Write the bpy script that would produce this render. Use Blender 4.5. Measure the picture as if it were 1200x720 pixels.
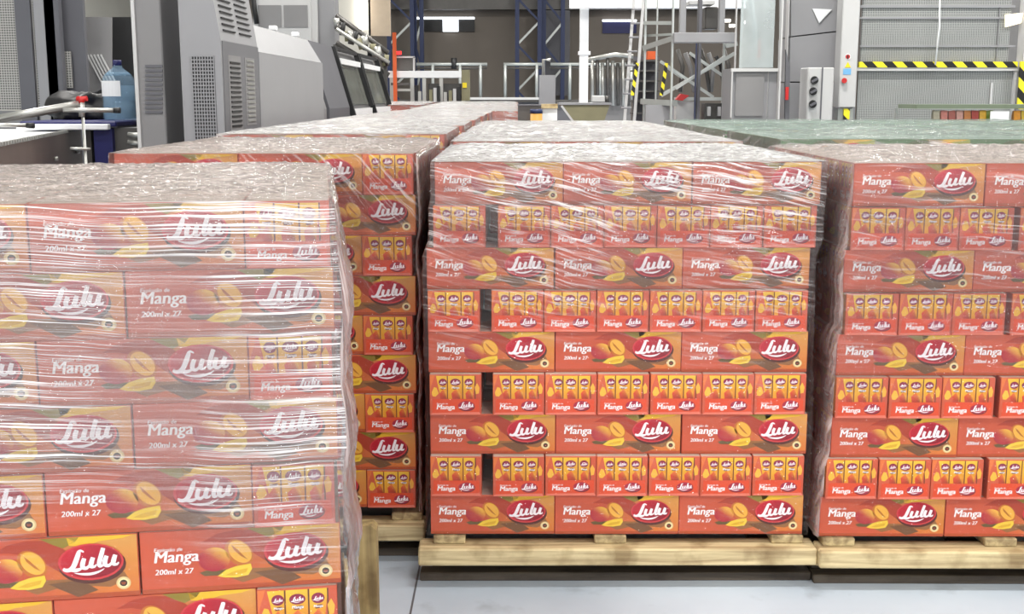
import bpy, bmesh, math, random
from mathutils import Vector, noise, Matrix

random.seed(7)
C = bpy.context.scene.collection
sc = bpy.context.scene
for o in list(bpy.data.objects): bpy.data.objects.remove(o)

# ------------------------------------------------------------ camera, world, lights, exposure
F = 1400.0                                   # focal length in pixels of the 1200 px wide frame
TH = math.atan((360 - 113) / F)              # downward pitch
CAMH = 1.515
cam = bpy.data.objects.new('camera', bpy.data.cameras.new('camera'))
C.objects.link(cam); sc.camera = cam
cam.data.sensor_width = 36; cam.data.lens = 36 * F / 1200
cam.data.clip_end = 200
cam.location = (0, 0, CAMH); cam.rotation_euler = (math.pi / 2 - TH, 0, 0)

w = bpy.data.worlds.new('world'); sc.world = w; w.use_nodes = True
w.node_tree.nodes['Background'].inputs[0].default_value = (0.90, 0.95, 1.0, 1)
w.node_tree.nodes['Background'].inputs[1].default_value = 0.55

def area(name, loc, sx, sy, power, col=(1, .97, .93), rot=(0, 0, 0)):
    l = bpy.data.lights.new(name, 'AREA'); l.shape = 'RECTANGLE'; l.size = sx; l.size_y = sy
    l.energy = power; l.color = col
    o = bpy.data.objects.new(name, l); C.objects.link(o); o.location = loc; o.rotation_euler = rot
    return o
LAMPS = []
for ly, pw in ((-2.2, 250), (2.2, 125), (8.0, 300), (14.5, 260), (21.5, 300)):
    for lx in (-3.6, 1.6, 6.8):
        LAMPS.append((lx, ly)); area('hall_light', (lx, ly, 6.3), 1.5, .5, pw)

area('loading_door_daylight', (1.0, -6.2, 2.6), 9, 4.2, 325, (.97, .98, 1.0), (math.radians(97), 0, 0))  # unseen fill light, added behind the camera to brighten the fronts
sc.view_settings.view_transform = 'Standard'; sc.view_settings.look = 'None'
sc.view_settings.exposure = 0.0; sc.view_settings.gamma = 1.0

# ------------------------------------------------------------ helpers
def at(px, py, Y):
    """point at depth Y seen along the direction of pixel (px, py)"""
    u = (px - 600) / F; v = (360 - py) / F
    c, s = math.cos(TH), math.sin(TH)
    t = Y / (c + s * v)
    return Vector((u * t, Y, CAMH + t * (-s + c * v)))

def lin(c):
    f = lambda v: (v / 12.92 if v <= .04045 else ((v + .055) / 1.055) ** 2.4)
    return tuple(f(x / 255) for x in c[:3]) + (1,)

def tag(o, label=None, cat=None, group=None, kind=None):
    if label: o['label'] = label
    if cat: o['category'] = cat
    if group: o['group'] = group
    if kind: o['kind'] = kind
    return o

def link(name, mesh, parent=None, loc=None, rotz=0):
    o = bpy.data.objects.new(name, mesh); C.objects.link(o)
    if parent: o.parent = parent
    if loc is not None: o.location = loc
    if rotz: o.rotation_euler = (0, 0, rotz)
    return o

def empty(name, loc, rz=0):
    return link(name, None, None, loc, rz)

def bm_mesh(name, bm, mats, smooth=False):
    me = bpy.data.meshes.new(name); bm.to_mesh(me); bm.free()
    for m in (mats if isinstance(mats, (list, tuple)) else [mats]): me.materials.append(m)
    if smooth:
        for p in me.polygons: p.use_smooth = True
    return me

class MB:
    """collects boxes, bars, tubes and prisms, then links them as one mesh object"""
    def __init__(s): s.bm = bmesh.new(); s.mi = 0
    def _mark(s, fs):
        for f in fs: f.material_index = s.mi
    def box(s, a, b, bev=0.0):
        a = Vector(a); b = Vector(b); lo = Vector(map(min, a, b)); hi = Vector(map(max, a, b))
        r = bmesh.ops.create_cube(s.bm, size=1)
        for v in r['verts']:
            v.co = Vector([lo[i] + (v.co[i] + .5) * (hi[i] - lo[i]) for i in range(3)])
        fs = set(f for v in r['verts'] for f in v.link_faces); s._mark(fs)
        if bev:
            es = list(set(e for v in r['verts'] for e in v.link_edges))
            bmesh.ops.bevel(s.bm, geom=es, offset=bev, segments=1, affect='EDGES')
        return s
    def bar(s, p, q, wx, wy=None, roll=0):
        """rectangular bar between two points"""
        wy = wy or wx; p = Vector(p); q = Vector(q); d = (q - p)
        L = d.length; z = d.normalized()
        ref = Vector((0, 1, 0)) if abs(z.y) < .9 else Vector((1, 0, 0))
        x = ref.cross(z).normalized(); y = z.cross(x)
        r = bmesh.ops.create_cube(s.bm, size=1)
        for v in r['verts']:
            c = v.co.copy(); v.co = p + x * c.x * wx + y * c.y * wy + z * (c.z + .5) * L
        s._mark(set(f for v in r['verts'] for f in v.link_faces)); return s
    def tube(s, pts, rad, n=8, cap=True):
        pts = [Vector(p) for p in pts]; rings = []
        rads = rad if isinstance(rad, (list, tuple)) else [rad] * len(pts)
        for i, p in enumerate(pts):
            d = (pts[min(i + 1, len(pts) - 1)] - pts[max(i - 1, 0)]).normalized()
            ref = Vector((0, 0, 1)) if abs(d.z) < .9 else Vector((0, 1, 0))
            x = ref.cross(d).normalized(); y = d.cross(x)
            rings.append([s.bm.verts.new(p + (x * math.cos(a) + y * math.sin(a)) * rads[i])
                          for a in [2 * math.pi * k / n for k in range(n)]])
        for a, b in zip(rings, rings[1:]):
            for k in range(n):
                f = s.bm.faces.new((a[k], a[(k + 1) % n], b[(k + 1) % n], b[k])); f.material_index = s.mi; f.smooth = True
        if cap:
            for r in (rings[0][::-1], rings[-1]):
                f = s.bm.faces.new(r); f.material_index = s.mi
        return s
    def prism(s, poly, vec):
        """extrude a planar polygon (list of points) along vec"""
        vec = Vector(vec); a = [s.bm.verts.new(Vector(p)) for p in poly]; b = [s.bm.verts.new(Vector(p) + vec) for p in poly]
        fs = [s.bm.faces.new(a), s.bm.faces.new(b[::-1])]
        n = len(a)
        for i in range(n): fs.append(s.bm.faces.new((a[i], b[i], b[(i + 1) % n], a[(i + 1) % n])))
        s._mark(fs); return s
    def build(s, name, mats, parent=None):
        bmesh.ops.recalc_face_normals(s.bm, faces=s.bm.faces)
        inv = None
        me = bm_mesh(name, s.bm, mats)
        return link(name, me, parent)

def local(o, root):
    """vertices were written in world space: bring them into the root's space"""
    o.data.transform(Matrix.Translation(-Vector(root.location))); return o

# ------------------------------------------------------------ materials
def nt(name):
    m = bpy.data.materials.new(name); m.use_nodes = True
    return m, m.node_tree.nodes, m.node_tree.links, m.node_tree.nodes['Principled BSDF']

def mat(name, col, rough=.5, metal=0.0, var=.12, scale=8, bump=0.0, spec=.5, bscale=None):
    m, N, L, B = nt(name)
    c = lin(col)
    tc = N.new('ShaderNodeTexCoord'); no = N.new('ShaderNodeTexNoise')
    no.inputs['Scale'].default_value = scale; no.inputs['Detail'].default_value = 4
    L.new(tc.outputs['Object'], no.inputs['Vector'])
    mx = N.new('ShaderNodeMix'); mx.data_type = 'RGBA'
    mx.inputs[6].default_value = tuple(x * (1 - var) for x in c[:3]) + (1,)
    mx.inputs[7].default_value = tuple(min(1, x * (1 + var)) for x in c[:3]) + (1,)
    L.new(no.outputs['Fac'], mx.inputs[0]); L.new(mx.outputs[2], B.inputs['Base Color'])
    B.inputs['Roughness'].default_value = rough; B.inputs['Metallic'].default_value = metal
    B.inputs['Specular IOR Level'].default_value = spec
    if bump:
        n2 = N.new('ShaderNodeTexNoise'); n2.inputs['Scale'].default_value = bscale or scale * 4
        n2.inputs['Detail'].default_value = 5
        L.new(tc.outputs['Object'], n2.inputs['Vector'])
        b = N.new('ShaderNodeBump'); b.inputs['Strength'].default_value = bump; b.inputs['Distance'].default_value = .01
        L.new(n2.outputs['Fac'], b.inputs['Height']); L.new(b.outputs[0], B.inputs['Normal'])
    return m

def emis(name, col, st):
    m, N, L, B = nt(name)
    B.inputs['Base Color'].default_value = lin(col); B.inputs['Emission Color'].default_value = lin(col)
    B.inputs['Emission Strength'].default_value = st
    return m

def mat_print(name, spec=.4):
    """printed card: ink colours from the artwork's own colour attribute with a fine grain"""
    m, N, L, B = nt(name)
    a = N.new('ShaderNodeAttribute'); a.attribute_name = 'ink'
    tc = N.new('ShaderNodeTexCoord'); no = N.new('ShaderNodeTexNoise'); no.inputs['Scale'].default_value = 60
    L.new(tc.outputs['Object'], no.inputs['Vector'])
    h = N.new('ShaderNodeHueSaturation')
    mr = N.new('ShaderNodeMapRange'); mr.inputs[3].default_value = .93; mr.inputs[4].default_value = 1.07
    L.new(no.outputs['Fac'], mr.inputs[0]); L.new(mr.outputs[0], h.inputs['Value'])
    L.new(a.outputs['Color'], h.inputs['Color']); L.new(h.outputs[0], B.inputs['Base Color'])
    B.inputs['Roughness'].default_value = .38; B.inputs['Specular IOR Level'].default_value = spec
    return m

def mat_wood(name, c1, c2, axis):
    m, N, L, B = nt(name)
    tc = N.new('ShaderNodeTexCoord'); mp = N.new('ShaderNodeMapping')
    sc_ = [40, 40, 40]; sc_[axis] = 2.5; mp.inputs['Scale'].default_value = sc_
    no = N.new('ShaderNodeTexNoise'); no.inputs['Scale'].default_value = 1; no.inputs['Detail'].default_value = 6
    no.inputs['Distortion'].default_value = .6
    L.new(tc.outputs['Object'], mp.inputs['Vector']); L.new(mp.outputs[0], no.inputs['Vector'])
    r = N.new('ShaderNodeValToRGB'); r.color_ramp.elements[0].position = .35; r.color_ramp.elements[1].position = .68
    r.color_ramp.elements[0].color = lin(c1); r.color_ramp.elements[1].color = lin(c2)
    L.new(no.outputs['Fac'], r.inputs[0])
    n2 = N.new('ShaderNodeTexNoise'); n2.inputs['Scale'].default_value = 9; n2.inputs['Detail'].default_value = 6
    L.new(tc.outputs['Object'], n2.inputs['Vector'])
    r2 = N.new('ShaderNodeValToRGB'); r2.color_ramp.elements[0].position = .3; r2.color_ramp.elements[0].color = (.45, .38, .3, 1)
    r2.color_ramp.elements[1].position = .48; r2.color_ramp.elements[1].color = (1, 1, 1, 1)
    L.new(n2.outputs['Fac'], r2.inputs[0])
    mx = N.new('ShaderNodeMix'); mx.data_type = 'RGBA'; mx.blend_type = 'MULTIPLY'; mx.inputs[0].default_value = .8
    L.new(r.outputs[0], mx.inputs[6]); L.new(r2.outputs[0], mx.inputs[7]); L.new(mx.outputs[2], B.inputs['Base Color'])
    b = N.new('ShaderNodeBump'); b.inputs['Strength'].default_value = .5; b.inputs['Distance'].default_value = .004
    L.new(no.outputs['Fac'], b.inputs['Height']); L.new(b.outputs[0], B.inputs['Normal'])
    B.inputs['Roughness'].default_value = .75
    return m

def mat_film(name, tilt, lo, hi, zlo, zhi, base=.06, amt=.75, stretch=(3, 70), rough=.16, tone=(248, 242, 240), bump=.9, wander=.12):
    """clear stretch wrap: transparent, glossy, with pulled creases; denser between zlo and zhi"""
    m, N, L, B = nt(name)
    tc = N.new('ShaderNodeTexCoord'); sep = N.new('ShaderNodeSeparateXYZ'); L.new(tc.outputs['Object'], sep.inputs[0])
    add = N.new('ShaderNodeMath'); add.operation = 'ADD'; L.new(sep.outputs['X'], add.inputs[0]); L.new(sep.outputs['Y'], add.inputs[1])
    cb = N.new('ShaderNodeCombineXYZ'); L.new(add.outputs[0], cb.inputs[0]); L.new(sep.outputs['Z'], cb.inputs[1])
    # slow wander makes the creases fan out and cross
    wn = N.new('ShaderNodeTexNoise'); wn.inputs['Scale'].default_value = 2.2; L.new(cb.outputs[0], wn.inputs['Vector'])
    wa = N.new('ShaderNodeVectorMath'); wa.operation = 'MULTIPLY_ADD'; wa.inputs[1].default_value = (wander, wander, 0)
    L.new(wn.outputs['Color'], wa.inputs[0]); L.new(cb.outputs[0], wa.inputs[2])
    mp = N.new('ShaderNodeMapping'); mp.inputs['Rotation'].default_value = (0, 0, tilt); L.new(wa.outputs[0], mp.inputs['Vector'])
    mp2 = N.new('ShaderNodeMapping'); mp2.inputs['Scale'].default_value = (stretch[0], stretch[1], 1); L.new(mp.outputs[0], mp2.inputs['Vector'])
    no = N.new('ShaderNodeTexNoise'); no.inputs['Scale'].default_value = 1; no.inputs['Detail'].default_value = 5
    no.inputs['Roughness'].default_value = .65; no.inputs['Distortion'].default_value = .35
    L.new(mp2.outputs[0], no.inputs['Vector'])
    st = N.new('ShaderNodeMapRange'); st.inputs[1].default_value = lo; st.inputs[2].default_value = hi; L.new(no.outputs['Fac'], st.inputs[0])
    # where along the height the film is bunched and white glare is coloured in
    zm = N.new('ShaderNodeMapRange'); zm.inputs[1].default_value = zlo; zm.inputs[2].default_value = zhi
    zm.inputs[3].default_value = .06; zm.inputs[4].default_value = 1
    zn = N.new('ShaderNodeMath'); zn.operation = 'MULTIPLY_ADD'; zn.inputs[1].default_value = .5
    L.new(wn.outputs['Fac'], zn.inputs[0]); L.new(sep.outputs['Z'], zn.inputs[2])
    sb = N.new('ShaderNodeMath'); sb.operation = 'SUBTRACT'; sb.inputs[1].default_value = .25; L.new(zn.outputs[0], sb.inputs[0])
    L.new(sb.outputs[0], zm.inputs[0])
    pn = N.new('ShaderNodeTexNoise'); pn.inputs['Scale'].default_value = 3.5; pn.inputs['Detail'].default_value = 2
    L.new(cb.outputs[0], pn.inputs['Vector'])
    pr = N.new('ShaderNodeMapRange'); pr.inputs[1].default_value = .38; pr.inputs[2].default_value = .62
    pr.inputs[3].default_value = .15; L.new(pn.outputs['Fac'], pr.inputs[0])
    m1 = N.new('ShaderNodeMath'); m1.operation = 'MULTIPLY'; L.new(st.outputs[0], m1.inputs[0]); L.new(zm.outputs[0], m1.inputs[1])
    m2 = N.new('ShaderNodeMath'); m2.operation = 'MULTIPLY'; L.new(m1.outputs[0], m2.inputs[0]); L.new(pr.outputs[0], m2.inputs[1])
    fa = N.new('ShaderNodeMath'); fa.operation = 'MULTIPLY_ADD'; fa.inputs[1].default_value = amt
    fa.use_clamp = True; L.new(m2.outputs[0], fa.inputs[0])
    bz = N.new('ShaderNodeMath'); bz.operation = 'MULTIPLY'; bz.inputs[1].default_value = base; L.new(zm.outputs[0], bz.inputs[0]); L.new(bz.outputs[0], fa.inputs[2])
    bp = N.new('ShaderNodeBump'); bp.inputs['Strength'].default_value = bump; bp.inputs['Distance'].default_value = .022
    L.new(no.outputs['Fac'], bp.inputs['Height'])
    B.inputs['Base Color'].default_value = lin(tone); B.inputs['Roughness'].default_value = rough
    B.inputs['Specular IOR Level'].default_value = .9
    tr = N.new('ShaderNodeBsdfTransparent'); mx = N.new('ShaderNodeMixShader')
    L.new(fa.outputs[0], mx.inputs[0]); L.new(tr.outputs[0], mx.inputs[1]); L.new(B.outputs[0], mx.inputs[2])
    # thin clear gloss on top of everything
    gl = N.new('ShaderNodeBsdfGlossy'); gl.inputs['Roughness'].default_value = .07; L.new(bp.outputs[0], gl.inputs['Normal'])
    fr = N.new('ShaderNodeFresnel'); fr.inputs['IOR'].default_value = 1.5
    mz = N.new('ShaderNodeMath'); mz.operation = 'MULTIPLY'; L.new(fr.outputs[0], mz.inputs[0])
    zz = N.new('ShaderNodeMath'); zz.operation = 'ADD'; zz.use_clamp = True; zz.inputs[1].default_value = .25; L.new(zm.outputs[0], zz.inputs[0])
    L.new(zz.outputs[0], mz.inputs[1])
    mx2 = N.new('ShaderNodeMixShader'); L.new(mz.outputs[0], mx2.inputs[0]); L.new(mx.outputs[0], mx2.inputs[1]); L.new(gl.outputs[0], mx2.inputs[2])
    L.new(mx2.outputs[0], N['Material Output'].inputs['Surface'])
    return m

def mat_film_top(name, tone, lo=.35, hi=.75, rough=.3, scale=(14, 40)):
    m, N, L, B = nt(name)
    tc = N.new('ShaderNodeTexCoord'); mp = N.new('ShaderNodeMapping'); mp.inputs['Scale'].default_value = (scale[0], scale[1], 10)
    mp.inputs['Rotation'].default_value = (0, 0, .15)
    L.new(tc.outputs['Object'], mp.inputs['Vector'])
    no = N.new('ShaderNodeTexNoise'); no.inputs['Scale'].default_value = 1; no.inputs['Detail'].default_value = 6
    no.inputs['Roughness'].default_value = .75; no.inputs['Distortion'].default_value = 1.2
    L.new(mp.outputs[0], no.inputs['Vector'])
    r = N.new('ShaderNodeMapRange'); r.inputs[1].default_value = .38; r.inputs[2].default_value = .62
    r.inputs[3].default_value = lo; r.inputs[4].default_value = hi; L.new(no.outputs['Fac'], r.inputs[0])
    bp = N.new('ShaderNodeBump'); bp.inputs['Strength'].default_value = .9; bp.inputs['Distance'].default_value = .03
    L.new(no.outputs['Fac'], bp.inputs['Height']); L.new(bp.outputs[0], B.inputs['Normal'])
    n2 = N.new('ShaderNodeTexNoise'); n2.inputs['Scale'].default_value = 2.3; n2.inputs['Detail'].default_value = 8; n2.inputs['Roughness'].default_value = .8
    L.new(mp.outputs[0], n2.inputs['Vector'])
    cr = N.new('ShaderNodeValToRGB'); cr.color_ramp.elements[0].position = .36; cr.color_ramp.elements[1].position = .60
    cr.color_ramp.elements[0].color = lin(tuple(v * .62 for v in tone)); cr.color_ramp.elements[1].color = lin(tuple(min(255, v * 1.06) for v in tone))
    L.new(n2.outputs['Fac'], cr.inputs[0]); L.new(cr.outputs[0], B.inputs['Base Color']); B.inputs['Roughness'].default_value = rough
    B.inputs['Specular IOR Level'].default_value = 1.0
    tr = N.new('ShaderNodeBsdfTransparent'); mx = N.new('ShaderNodeMixShader')
    L.new(r.outputs[0], mx.inputs[0]); L.new(tr.outputs[0], mx.inputs[1]); L.new(B.outputs[0], mx.inputs[2])
    L.new(mx.outputs[0], N['Material Output'].inputs['Surface'])
    return m

def mat_perf(name, col, dark, scale, thr=.33, rough=.5, metal=.3):
    """perforated sheet too fine to build: regular round holes"""
    m, N, L, B = nt(name)
    tc = N.new('ShaderNodeTexCoord')
    sep = N.new('ShaderNodeSeparateXYZ'); L.new(tc.outputs['Object'], sep.inputs[0])
    ad = N.new('ShaderNodeMath'); ad.operation = 'ADD'; L.new(sep.outputs[0], ad.inputs[0]); L.new(sep.outputs[1], ad.inputs[1])
    cb = N.new('ShaderNodeCombineXYZ'); L.new(ad.outputs[0], cb.inputs[0]); L.new(sep.outputs[2], cb.inputs[1])
    vo = N.new('ShaderNodeTexVoronoi'); vo.inputs['Scale'].default_value = scale; vo.inputs['Randomness'].default_value = 0
    vo.voronoi_dimensions = '2D'
    L.new(cb.outputs[0], vo.inputs['Vector'])
    lt = N.new('ShaderNodeMath'); lt.operation = 'GREATER_THAN'; lt.inputs[1].default_value = thr; L.new(vo.outputs['Distance'], lt.inputs[0])
    no = N.new('ShaderNodeTexNoise'); no.inputs['Scale'].default_value = 1.5; no.inputs['Detail'].default_value = 3; L.new(tc.outputs['Object'], no.inputs['Vector'])
    mv = N.new('ShaderNodeMix'); mv.data_type = 'RGBA'; c = lin(col)
    mv.inputs[6].default_value = tuple(x * .75 for x in c[:3]) + (1,); mv.inputs[7].default_value = tuple(min(1, x * 1.2) for x in c[:3]) + (1,)
    L.new(no.outputs['Fac'], mv.inputs[0])
    mx = N.new('ShaderNodeMix'); mx.data_type = 'RGBA'; mx.inputs[6].default_value = lin(dark)
    L.new(lt.outputs[0], mx.inputs[0]); L.new(mv.outputs[2], mx.inputs[7]); L.new(mx.outputs[2], B.inputs['Base Color'])
    B.inputs['Roughness'].default_value = rough; B.inputs['Metallic'].default_value = metal
    return m

def mat_glass(name, col=(200, 215, 220), fac=.25, rough=.08):
    m, N, L, B = nt(name)
    B.inputs['Base Color'].default_value = lin(col); B.inputs['Roughness'].default_value = rough
    tr = N.new('ShaderNodeBsdfTransparent'); tr.inputs[0].default_value = lin((235, 242, 245)); mx = N.new('ShaderNodeMixShader')
    tc = N.new('ShaderNodeTexCoord'); no = N.new('ShaderNodeTexNoise'); no.inputs['Scale'].default_value = 3; L.new(tc.outputs['Object'], no.inputs['Vector'])
    r = N.new('ShaderNodeMapRange'); r.inputs[3].default_value = fac * .5; r.inputs[4].default_value = fac * 1.5; L.new(no.outputs['Fac'], r.inputs[0])
    L.new(r.outputs[0], mx.inputs[0]); L.new(tr.outputs[0], mx.inputs[1]); L.new(B.outputs[0], mx.inputs[2])
    L.new(mx.outputs[0], N['Material Output'].inputs['Surface'])
    return m

M = {}
M['print'] = mat_print('printed_card')
M['card'] = mat('carton_side_card', (194, 84, 56), .45, var=.08, scale=20)
M['card_top'] = mat('carton_top_card', (196, 176, 162), .6, var=.12, scale=14)
M['gcard'] = mat('green_carton_card', (92, 128, 84), .5, var=.2, scale=12)
M['gcard_top'] = mat('green_carton_top_card', (132, 152, 140), .6, var=.15, scale=10)
M['wood'] = mat_wood('pallet_wood_cross', (166, 144, 106), (222, 204, 158), 0)
M['wood_y'] = mat_wood('pallet_wood_lengthwise', (146, 126, 92), (206, 188, 142), 1)
M['wood_dark'] = mat_wood('dark_stained_wood', (62, 54, 46), (92, 82, 70), 0)  # shade under the pallets put into the wood colour
M['wood_z'] = mat_wood('weathered_wood', (126, 108, 72), (176, 154, 104), 2)
M['steel'] = mat('brushed_steel', (178, 178, 174), .38, .75, .12, 5)
M['steel_d'] = mat('dark_steel', (92, 90, 88), .45, .6, .2, 5)
M['grey'] = mat('machine_grey_paint', (144, 144, 147), .45, 0, .06, 3, .05)
M['grey_l'] = mat('machine_light_paint', (192, 192, 192), .42, 0, .05, 3)
M['grey_m'] = mat('machine_mid_grey_paint', (128, 127, 128), .5, 0, .08, 3)
M['grey_d'] = mat('machine_dark_grey_paint', (92, 92, 98), .5, 0, .1, 3)
M['black'] = mat('black_plastic', (22, 22, 24), .5, 0, .2, 8)
M['red'] = mat('red_plastic', (190, 30, 30), .4, 0, .1, 8)
M['orange'] = mat('orange_paint', (214, 92, 40), .5, 0, .1, 8)
M['blue'] = mat('blue_steel_paint', (38, 50, 88), .5, .1, .15, 6)
M['navy'] = mat('navy_paint', (24, 26, 86), .5, 0, .1, 6)
M['white'] = mat('white_paint', (232, 234, 236), .45, 0, .04, 6)
M['yellow'] = mat('yellow_paint', (232, 208, 30), .5, 0, .06, 8)
M['galv'] = mat('galvanised_steel', (176, 180, 178), .42, .55, .15, 9)
M['olive'] = mat('olive_bin_plastic', (128, 124, 96), .55, 0, .15, 6)
M['belt'] = mat('pale_conveyor_belt', (226, 228, 230), .4, 0, .05, 10)
M['glass'] = mat_glass('machine_window_glass', (150, 150, 140), .55)
M['clear'] = mat_glass('clear_plastic_sheet', (215, 220, 218), .35)
M['bottle'] = mat_glass('clear_blue_plastic', (170, 200, 225), .22, .05)
M['water'] = mat_glass('bottled_water', (170, 200, 224), .26, .03)
M['perf'] = mat_perf('perforated_sheet', (170, 172, 170), (70, 72, 72), 66, .33)
M['perf_s'] = mat_perf('perforated_guard_sheet', (176, 174, 170), (50, 50, 50), 60, .3)
M['wall'] = mat('cladding_wall_paint', (122, 114, 106), .8, 0, .08, 1.2)
M['wall_l'] = mat('pale_partition_paint', (186, 184, 176), .7, 0, .06, 1)
M['lamp'] = emis('lamp_diffuser', (255, 250, 240), 9)
M['day'] = emis('daylight_opening', (245, 250, 255), 3.0)

# concrete floor with a cut joint pattern
m, N, L, B = nt('polished_concrete'); M['floor'] = m
tc = N.new('ShaderNodeTexCoord'); n1 = N.new('ShaderNodeTexNoise'); n1.inputs['Scale'].default_value = 1.6; n1.inputs['Detail'].default_value = 8
L.new(tc.outputs['Object'], n1.inputs['Vector'])
r = N.new('ShaderNodeValToRGB'); r.color_ramp.elements[0].position = .3; r.color_ramp.elements[1].position = .72
r.color_ramp.elements[0].color = lin((176, 187, 200)); r.color_ramp.elements[1].color = lin((200, 210, 221))
L.new(n1.outputs['Fac'], r.inputs[0])
n3 = N.new('ShaderNodeTexNoise'); n3.inputs['Scale'].default_value = 7; n3.inputs['Detail'].default_value = 8; L.new(tc.outputs['Object'], n3.inputs['Vector'])
r3 = N.new('ShaderNodeValToRGB'); r3.color_ramp.elements[0].position = .26; r3.color_ramp.elements[0].color = (.5, .5, .5, 1)
r3.color_ramp.elements[1].position = .40; r3.color_ramp.elements[1].color = (1, 1, 1, 1); L.new(n3.outputs['Fac'], r3.inputs[0])
mx = N.new('ShaderNodeMix'); mx.data_type = 'RGBA'; mx.blend_type = 'MULTIPLY'; mx.inputs[0].default_value = .5
L.new(r.outputs[0], mx.inputs[6]); L.new(r3.outputs[0], mx.inputs[7]); L.new(mx.outputs[2], B.inputs['Base Color'])
B.inputs['Roughness'].default_value = .35

# hazard tape: slanted black and yellow bars
def mat_hazard(name, ang, width):
    m, N, L, B = nt(name)
    tc = N.new('ShaderNodeTexCoord'); sep = N.new('ShaderNodeSeparateXYZ'); L.new(tc.outputs['Object'], sep.inputs[0])
    a = N.new('ShaderNodeMath'); a.operation = 'MULTIPLY_ADD'; a.inputs[1].default_value = ang
    L.new(sep.outputs[2], a.inputs[0]); L.new(sep.outputs[0], a.inputs[2])
    fr = N.new('ShaderNodeMath'); fr.operation = 'PINGPONG'; fr.inputs[1].default_value = width; L.new(a.outputs[0], fr.inputs[0])
    g = N.new('ShaderNodeMath'); g.operation = 'GREATER_THAN'; g.inputs[1].default_value = width * .5; L.new(fr.outputs[0], g.inputs[0])
    mx = N.new('ShaderNodeMix'); mx.data_type = 'RGBA'; mx.inputs[6].default_value = lin((20, 20, 20)); mx.inputs[7].default_value = lin((236, 222, 40))
    L.new(g.outputs[0], mx.inputs[0]); L.new(mx.outputs[2], B.inputs['Base Color']); B.inputs['Roughness'].default_value = .5
    return m
M['hazard'] = mat_hazard('hazard_tape', 1.0, .09)

# ------------------------------------------------------------ setting
HX0, HX1, HY0, HY1, HZ = -9.0, 12.0, -7.0, 31.0, 6.6
def structure(name, mb, mats):
    return tag(mb.build(name, mats), kind='structure')
fl = structure('floor', MB().box((HX0, HY0, -.2), (HX1, HY1, 0)), M['floor'])
jm = MB(); jm.box((-.305, -1, -.02), (-.299, HY1, .0012))
structure('trim_1', jm, M['grey_d'])
structure('wall_back', MB().box((HX0, HY1, 0), (HX1, HY1 + .2, HZ)), M['wall'])
structure('wall_left', MB().box((HX0 - .2, HY0, 0), (HX0, HY1, HZ)), M['wall_l'])
structure('wall_right', MB().box((HX1, HY0, 0), (HX1 + .2, HY1, HZ)), M['wall_l'])
structure('ceiling', MB().box((HX0, HY0, HZ), (HX1, HY1, HZ + .2)), M['wall_l'])

# strip windows high in the back wall
def rect_box(px0, py0, px1, py1, Y, depth):
    a = at(px0, py1, Y); b = at(px1, py0, Y)
    return (a.x, Y, a.z), (b.x, Y + depth, b.z)
for i, (x0, y0, x1, y1, l0, l1) in enumerate(((482, 21, 556, 37, 519, 537), (706, 24, 746, 39, 0, 0))):
    m_ = MB(); a, b = rect_box(x0, y0, x1, y1, HY1 - .06, .05); m_.box(a, b)
    o = structure('window_%d' % (i + 1), m_, M['navy'] if i else M['black'])
    m_ = MB(); a, b = rect_box(x0, y0 - 1, x1, y0 + 1.5, HY1 - .1, .03); m_.box(a, b)
    if l0:
        a, b = rect_box(l0, y0 + 1, l1, y1, HY1 - .1, .03); m_.box(a, b)
        a, b = rect_box(x0, y0, x0 + 3, y1 - 3, HY1 - .1, .03); m_.box(a, b)
    m_.build('daylight_gap', M['day'], o)
# dark eaves beam along the top of the back wall
a, b = rect_box(380, -14, 900, 11, HY1 - .5, .4)
structure('trim_2', MB().box(a, b), M['steel_d'])

# hanging lamps of the hall (housing + diffuser)
lamp_body = MB().box((-.8, -.28, .02), (.8, .28, .12), .01).bm
lb = bm_mesh('lamp_housing', lamp_body, M['white'])
ld = bm_mesh('lamp_diffuser', MB().box((-.74, -.24, 0.0), (.74, .24, .018)).bm, M['lamp'])
for i, (lx, ly) in enumerate(LAMPS):
    t = empty('hall_lamp', (lx, ly, 6.34))
    side = {-3.6: 'left', 1.6: 'middle', 6.8: 'right'}[lx]
    tag(t, 'rectangular white hall lamp under the ceiling, %s row, %s from the camera' % (side, ['nearest', 'second', 'third', 'fourth', 'farthest'][i // 3]), 'lamp', 'hall lamps')
    link('housing', lb, t); link('diffuser', ld, t)
    link('hanger', bm_mesh('hanger', MB().tube([(0, 0, .12), (0, 0, .26)], .012).bm, M['steel_d']), t)

# ------------------------------------------------------------ carton artwork
CW, CD, CH = .388, .159, .1283      # carton length, depth, height
PW, PD, PH = .390, .161, .1290      # pitch in a stack

def catmull(pts, n=5):
    out = []
    P = [pts[0]] + list(pts) + [pts[-1]]
    for i in range(1, len(P) - 2):
        for k in range(n):
            t = k / n
            out.append(tuple(.5 * ((2 * P[i][j]) + (-P[i-1][j] + P[i+1][j]) * t + (2*P[i-1][j] - 5*P[i][j] + 4*P[i+1][j] - P[i+2][j]) * t * t
                       + (-P[i-1][j] + 3*P[i][j] - 3*P[i+1][j] + P[i+2][j]) * t ** 3) for j in range(len(pts[0]))))
    out.append(tuple(pts[-1])); return out

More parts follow.
